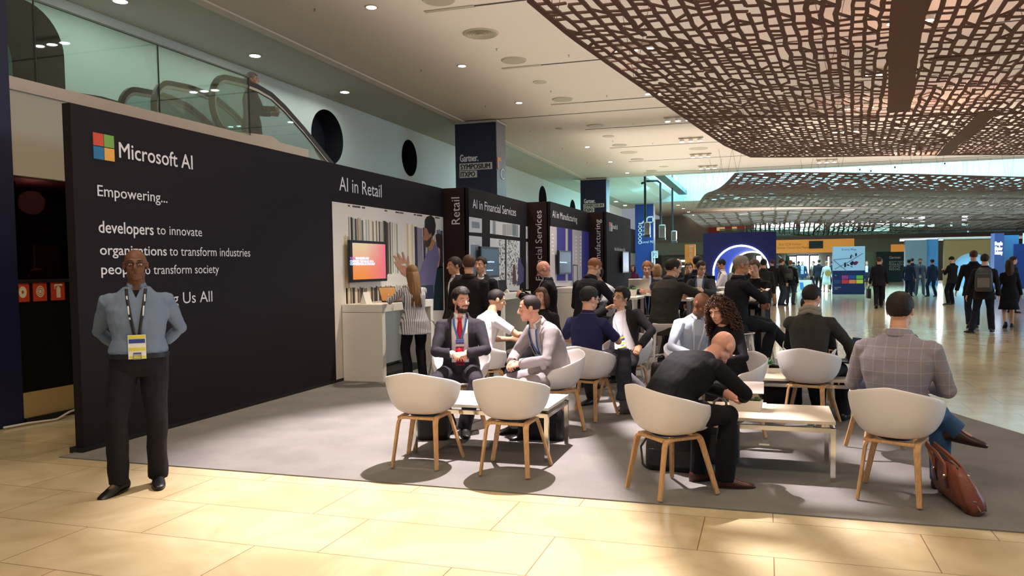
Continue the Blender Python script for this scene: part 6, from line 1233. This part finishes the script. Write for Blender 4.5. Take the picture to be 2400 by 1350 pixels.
person('person in a patterned purple top far off, beside the last booth wall', at_px(1484, 27), 185, 1.64, skin='fair', hair='bob', hc='dark', top='shirt', tc='6a2e52', female=True, vox=.01)
rg = person('man in a white shirt with a backpack, facing left in front of the lit tunnel', at_px(1694, 18.8), 262, 1.74, RH=(.1, .36, 1.1), LH=(-.1, .36, 1.08), skin='tan', hair='short', hc='black', top='shirt', tc='d6cfd4', trous='2a2a30', vox=.008, hp=14, glasses='222222', hem=.06); backpack(rg, '6f6a66')
person('man in black with his hand to his mouth, behind the stool sitter', at_px(1772, 12.1), 196, 1.76, **sto(hip=(0, -.02, .89), lean=8, RH=(.05, .17, 1.45), LH=(-.10, .36, 1.08), rp=(.8, .4, -1), rpalm=(-.2, -1, .2), rcurl=.9), skin='fair', hair='short', hc='brown', top='sweater', tc='16151a', shirt=None, v=None, collar=False, vox=.008, hp=10)
person('man in a dark olive coat standing in front of the blue arch wall', at_px(1790, 21), 350, 1.74, skin='fair', hair='short', hc='dark', top='coat', tc='2c2b27', shirt=None, v=None, vox=.01, eyes=None)
# --- walking and standing in the open hall
person('man in a black jacket and khaki trousers beside the blue arch wall', (.20, 30.6), -25, 1.77, RF=(.16, .1, .09), LF=(-.14, -.05, .09), skin='fair', hair='short', hc='brown', top='jacket', tc='1a1719', shirt=None, v=None, trous='a87f4e', vox=.01, eyes=None, hem=.22)
rg = person('man with a grey backpack and jeans, left of the backpacked pair', (.52, 31.2), 60, 1.80, skin='fair', hair='short', hc='brown', top='coat', tc='2a2a28', shirt=None, v=None, trous='3f4a58', vox=.01, eyes=None); backpack(rg, '5d574e')
rg = person('man in a dark coat with a black-grey backpack, right of the backpacked pair', (.86, 31.6), 15, 1.74, skin='fair', hair='short', hc='light', top='coat', tc='1e2024', shirt=None, v=None, trous='3c4654', vox=.01, eyes=None); backpack(rg, '46423e')
person('man with white hair and an open blue jacket facing the camera far off', (1.98, 48.2), 182, 1.76, skin='pink', hair='balding', hc='white', top='jacket', tc='28385a', shirt='9fb8d8', v=(.08, .09, .5), trous='4a4f5c', vox=.012, lany='e8e8ee', badge=-.4)
person('man in a dark suit leaning, seen from behind left of the white dress', at_px(1918, 46.5), 20, 1.80, side=6, skin='fair', hair='short', hc='dark', top='jacket', tc='1e2430', shirt=None, v=None, trous='1c2028', vox=.012, eyes=None)
person('woman in a white dress with a tan shoulder bag, far off', at_px(1937, 45.5), 5, 1.70, skin='tan', hair='short', hc='blond', top='dress', tc='dbe6ee', hem=.2, skirt=.55, trous='dbe6ee', bare_legs=True, shoe='b03040', collar=False, female=True, vox=.012, eyes=None)
hb = thing('shoulder_bag', 'round tan shoulder bag at the hip of the woman in white', 'bag', (*at_px(1941, 45.3), 1.02)); MB().lathe([(.02, -.05), (.17, -.04), (.17, .04), (.02, .05)], n=20).build('body', mat('b89a5a', .6), hb); hb.rotation_euler = (pi/2, 0, 0)
person('person in a green-grey jacket among the far crowd by the white desk', at_px(1860, 45), 20, 1.68, skin='fair', hair='short', hc='dark', top='coat', tc='5a6a5c', shirt=None, v=None, vox=.012, eyes=None)
person('person in a brown jacket facing left among the far crowd', at_px(1907, 51), 230, 1.72, skin='fair', hair='short', hc='dark', top='jacket', tc='5a4638', vox=.012)
person('person in dark blue standing just left of the map board', at_px(1951, 48), 10, 1.72, skin='tan', hair='short', hc='dark', top='jacket', tc='232c40', shirt=None, v=None, vox=.012, eyes=None)
person('person in a navy coat far off below the orange sign board', at_px(1872, 53), 350, 1.74, skin='tan', hair='short', hc='dark', top='coat', tc='26314a', shirt=None, v=None, vox=.012, eyes=None)
person('man in a black suit walking away with a briefcase, right of the map board', (3.72, 29.4), 4, 1.80, **walk(.30, LH=(-.30, .05, .80), lcurl=1.2), skin='fair', hair='short', hc='brown', top='jacket', tc='1a191e', shirt='d8d8de', v=None, trous='18181d', vox=.01, eyes=None, hem=.2)
bf = thing('briefcase', 'black briefcase in the left hand of the man walking by the map board', 'bag', (3.40, 29.42, .34)); MB().box((-.06, -.22, 0), (.06, .22, .34)).build('body', mat('121216', .5), bf, bevel=.02); MB().tube([(0, -.08, .34), (0, -.07, .42), (0, .07, .42), (0, .08, .34)], .012, 8).build('handle', mat('121216', .5), bf)
person('grey-haired person just behind the shoulder of the man with the briefcase', at_px(2064, 35), 190, 1.76, skin='pink', hair='short', hc='grey', top='jacket', tc='24232a', vox=.012)
person('woman in a dark dress and white top facing the camera by the map board', (5.60, 49.5), 185, 1.68, skin='fair', hair='bob', hc='light', top='jacket', tc='1e1c26', shirt='e8e8ee', v=(.08, .08, .4), skirt=.5, trous='1e1c26', bare_legs=True, female=True, vox=.012)
person('man in a navy suit at the left of the chatting trio', (6.2, 39.1), 28, 1.72, skin='tan', hair='short', hc='black', top='jacket', tc='1e2a44', shirt='d8d8de', v=None, trous='1c2740', vox=.01, eyes=None)
person('bearded man in a grey suit facing the camera in the chatting trio', (6.92, 40.6), 186, 1.76, RF=(.16, .1, .09), LF=(-.16, -.05, .09), skin='tan', hair='short', hc='black', beard='black', top='jacket', tc='555a68', shirt='d8dce4', tie='2a3350', v=(.08, .02, .40), trous='555a68', lany='3a4f86', badge=-.5, vox=.01)
person('man in a dark blue suit at the right of the chatting trio', (7.15, 39.0), -28, 1.72, RF=(.16, -.05, .09), LF=(-.16, .05, .09), skin='tan', hair='short', hc='dark', top='jacket', tc='22304e', shirt='d8d8de', v=None, trous='1e2a48', vox=.01, eyes=None)
person('person with black hair half hidden behind the chatting trio', (7.0, 43.2), 5, 1.80, skin='tan', hair='short', hc='black', top='jacket', tc='1c1e28', shirt=None, v=None, vox=.012, eyes=None)
person('man in black standing alone looking down at a phone', (6.50, 31.8), -38, 1.80, RH=(.06, .34, 1.25), LH=(-.08, .34, 1.25), RF=(.12, .08, .09), LF=(-.16, .02, .09), lfy=-60, skin='fair', hair='short', hc='black', top='jacket', tc='16161e', shirt='d8d8de', v=None, trous='15151d', vox=.01, hp=28, eyes=None)
person('tall man in a dark suit walking away, left of the backpack wearer', (4.72, 20.9), 6, 1.88, **walk(.14), RH=(.34, .0, .86), LH=(-.36, .05, .84), skin='fair', hair='short', hc='brown', top='jacket', tc='17171f', shirt='d4d6de', v=None, trous='1a1b26', vox=.009, eyes=None, sw=1.08, hem=.24)
rg = person('man in a dark suit striding away with a grey backpack at the far right', (4.55, 19.2), 16, 1.77, RF=(.14, .30, .09), LF=(-.22, -.06, .10), lfy=-50, rfy=5, rk=(0, 1, 0), lk=(0, 1, 0), LH=(-.34, .04, .80), skin='fair', hair='short', hc='dark', top='jacket', tc='17171f', shirt='d4d6de', v=None, trous='171824', vox=.009, eyes=None, hem=.2); backpack(rg, '3a3a3c', 1.15)
person('long-haired woman in a black coat dress walking away at the right edge', (5.50, 21.0), 8, 1.64, **walk(.2), skin='fair', hair='long', hc='brown', top='coat', tc='141319', shirt=None, v=None, collar=False, skirt=.48, trous='141319', bare_legs=True, female=True, vox=.009, eyes=None)
person('man in profile beyond the long-haired woman at the right edge', at_px(2373, 27), 80, 1.74, skin='fair', hair='short', hc='black', top='jacket', tc='20222c', vox=.01)
# --- upper floor and office
person('man in a dark suit riding the escalator on the upper level', (-8.12, 11.0), 42, 1.70, z0=3.17, RH=(.10, .34, 1.10), LH=(-.1, .34, 1.05), skin='pink', hair='short', hc='grey', top='jacket', tc='231f22', shirt='2a2628', v=None, trous='1d1b1f', vox=.008, hy=20)
person('blond-haired person behind the dark office window, only the head showing', (-8.25, 7.08), 200, 1.68, skin='fair', hair='bob', hc='blond', top='sweater', tc='6a5a3a', shirt=None, v=None, collar=False, female=True, vox=.009)
tag(MB().box((-.04, -.06, 0), (.04, .06, .006)).build('leaflet', WHITE, loc=(-7.82, 11.30, 4.24)), 'white leaflet in the hand of the man riding the escalator', 'paper')
bpy.data.scenes.remove(TS)
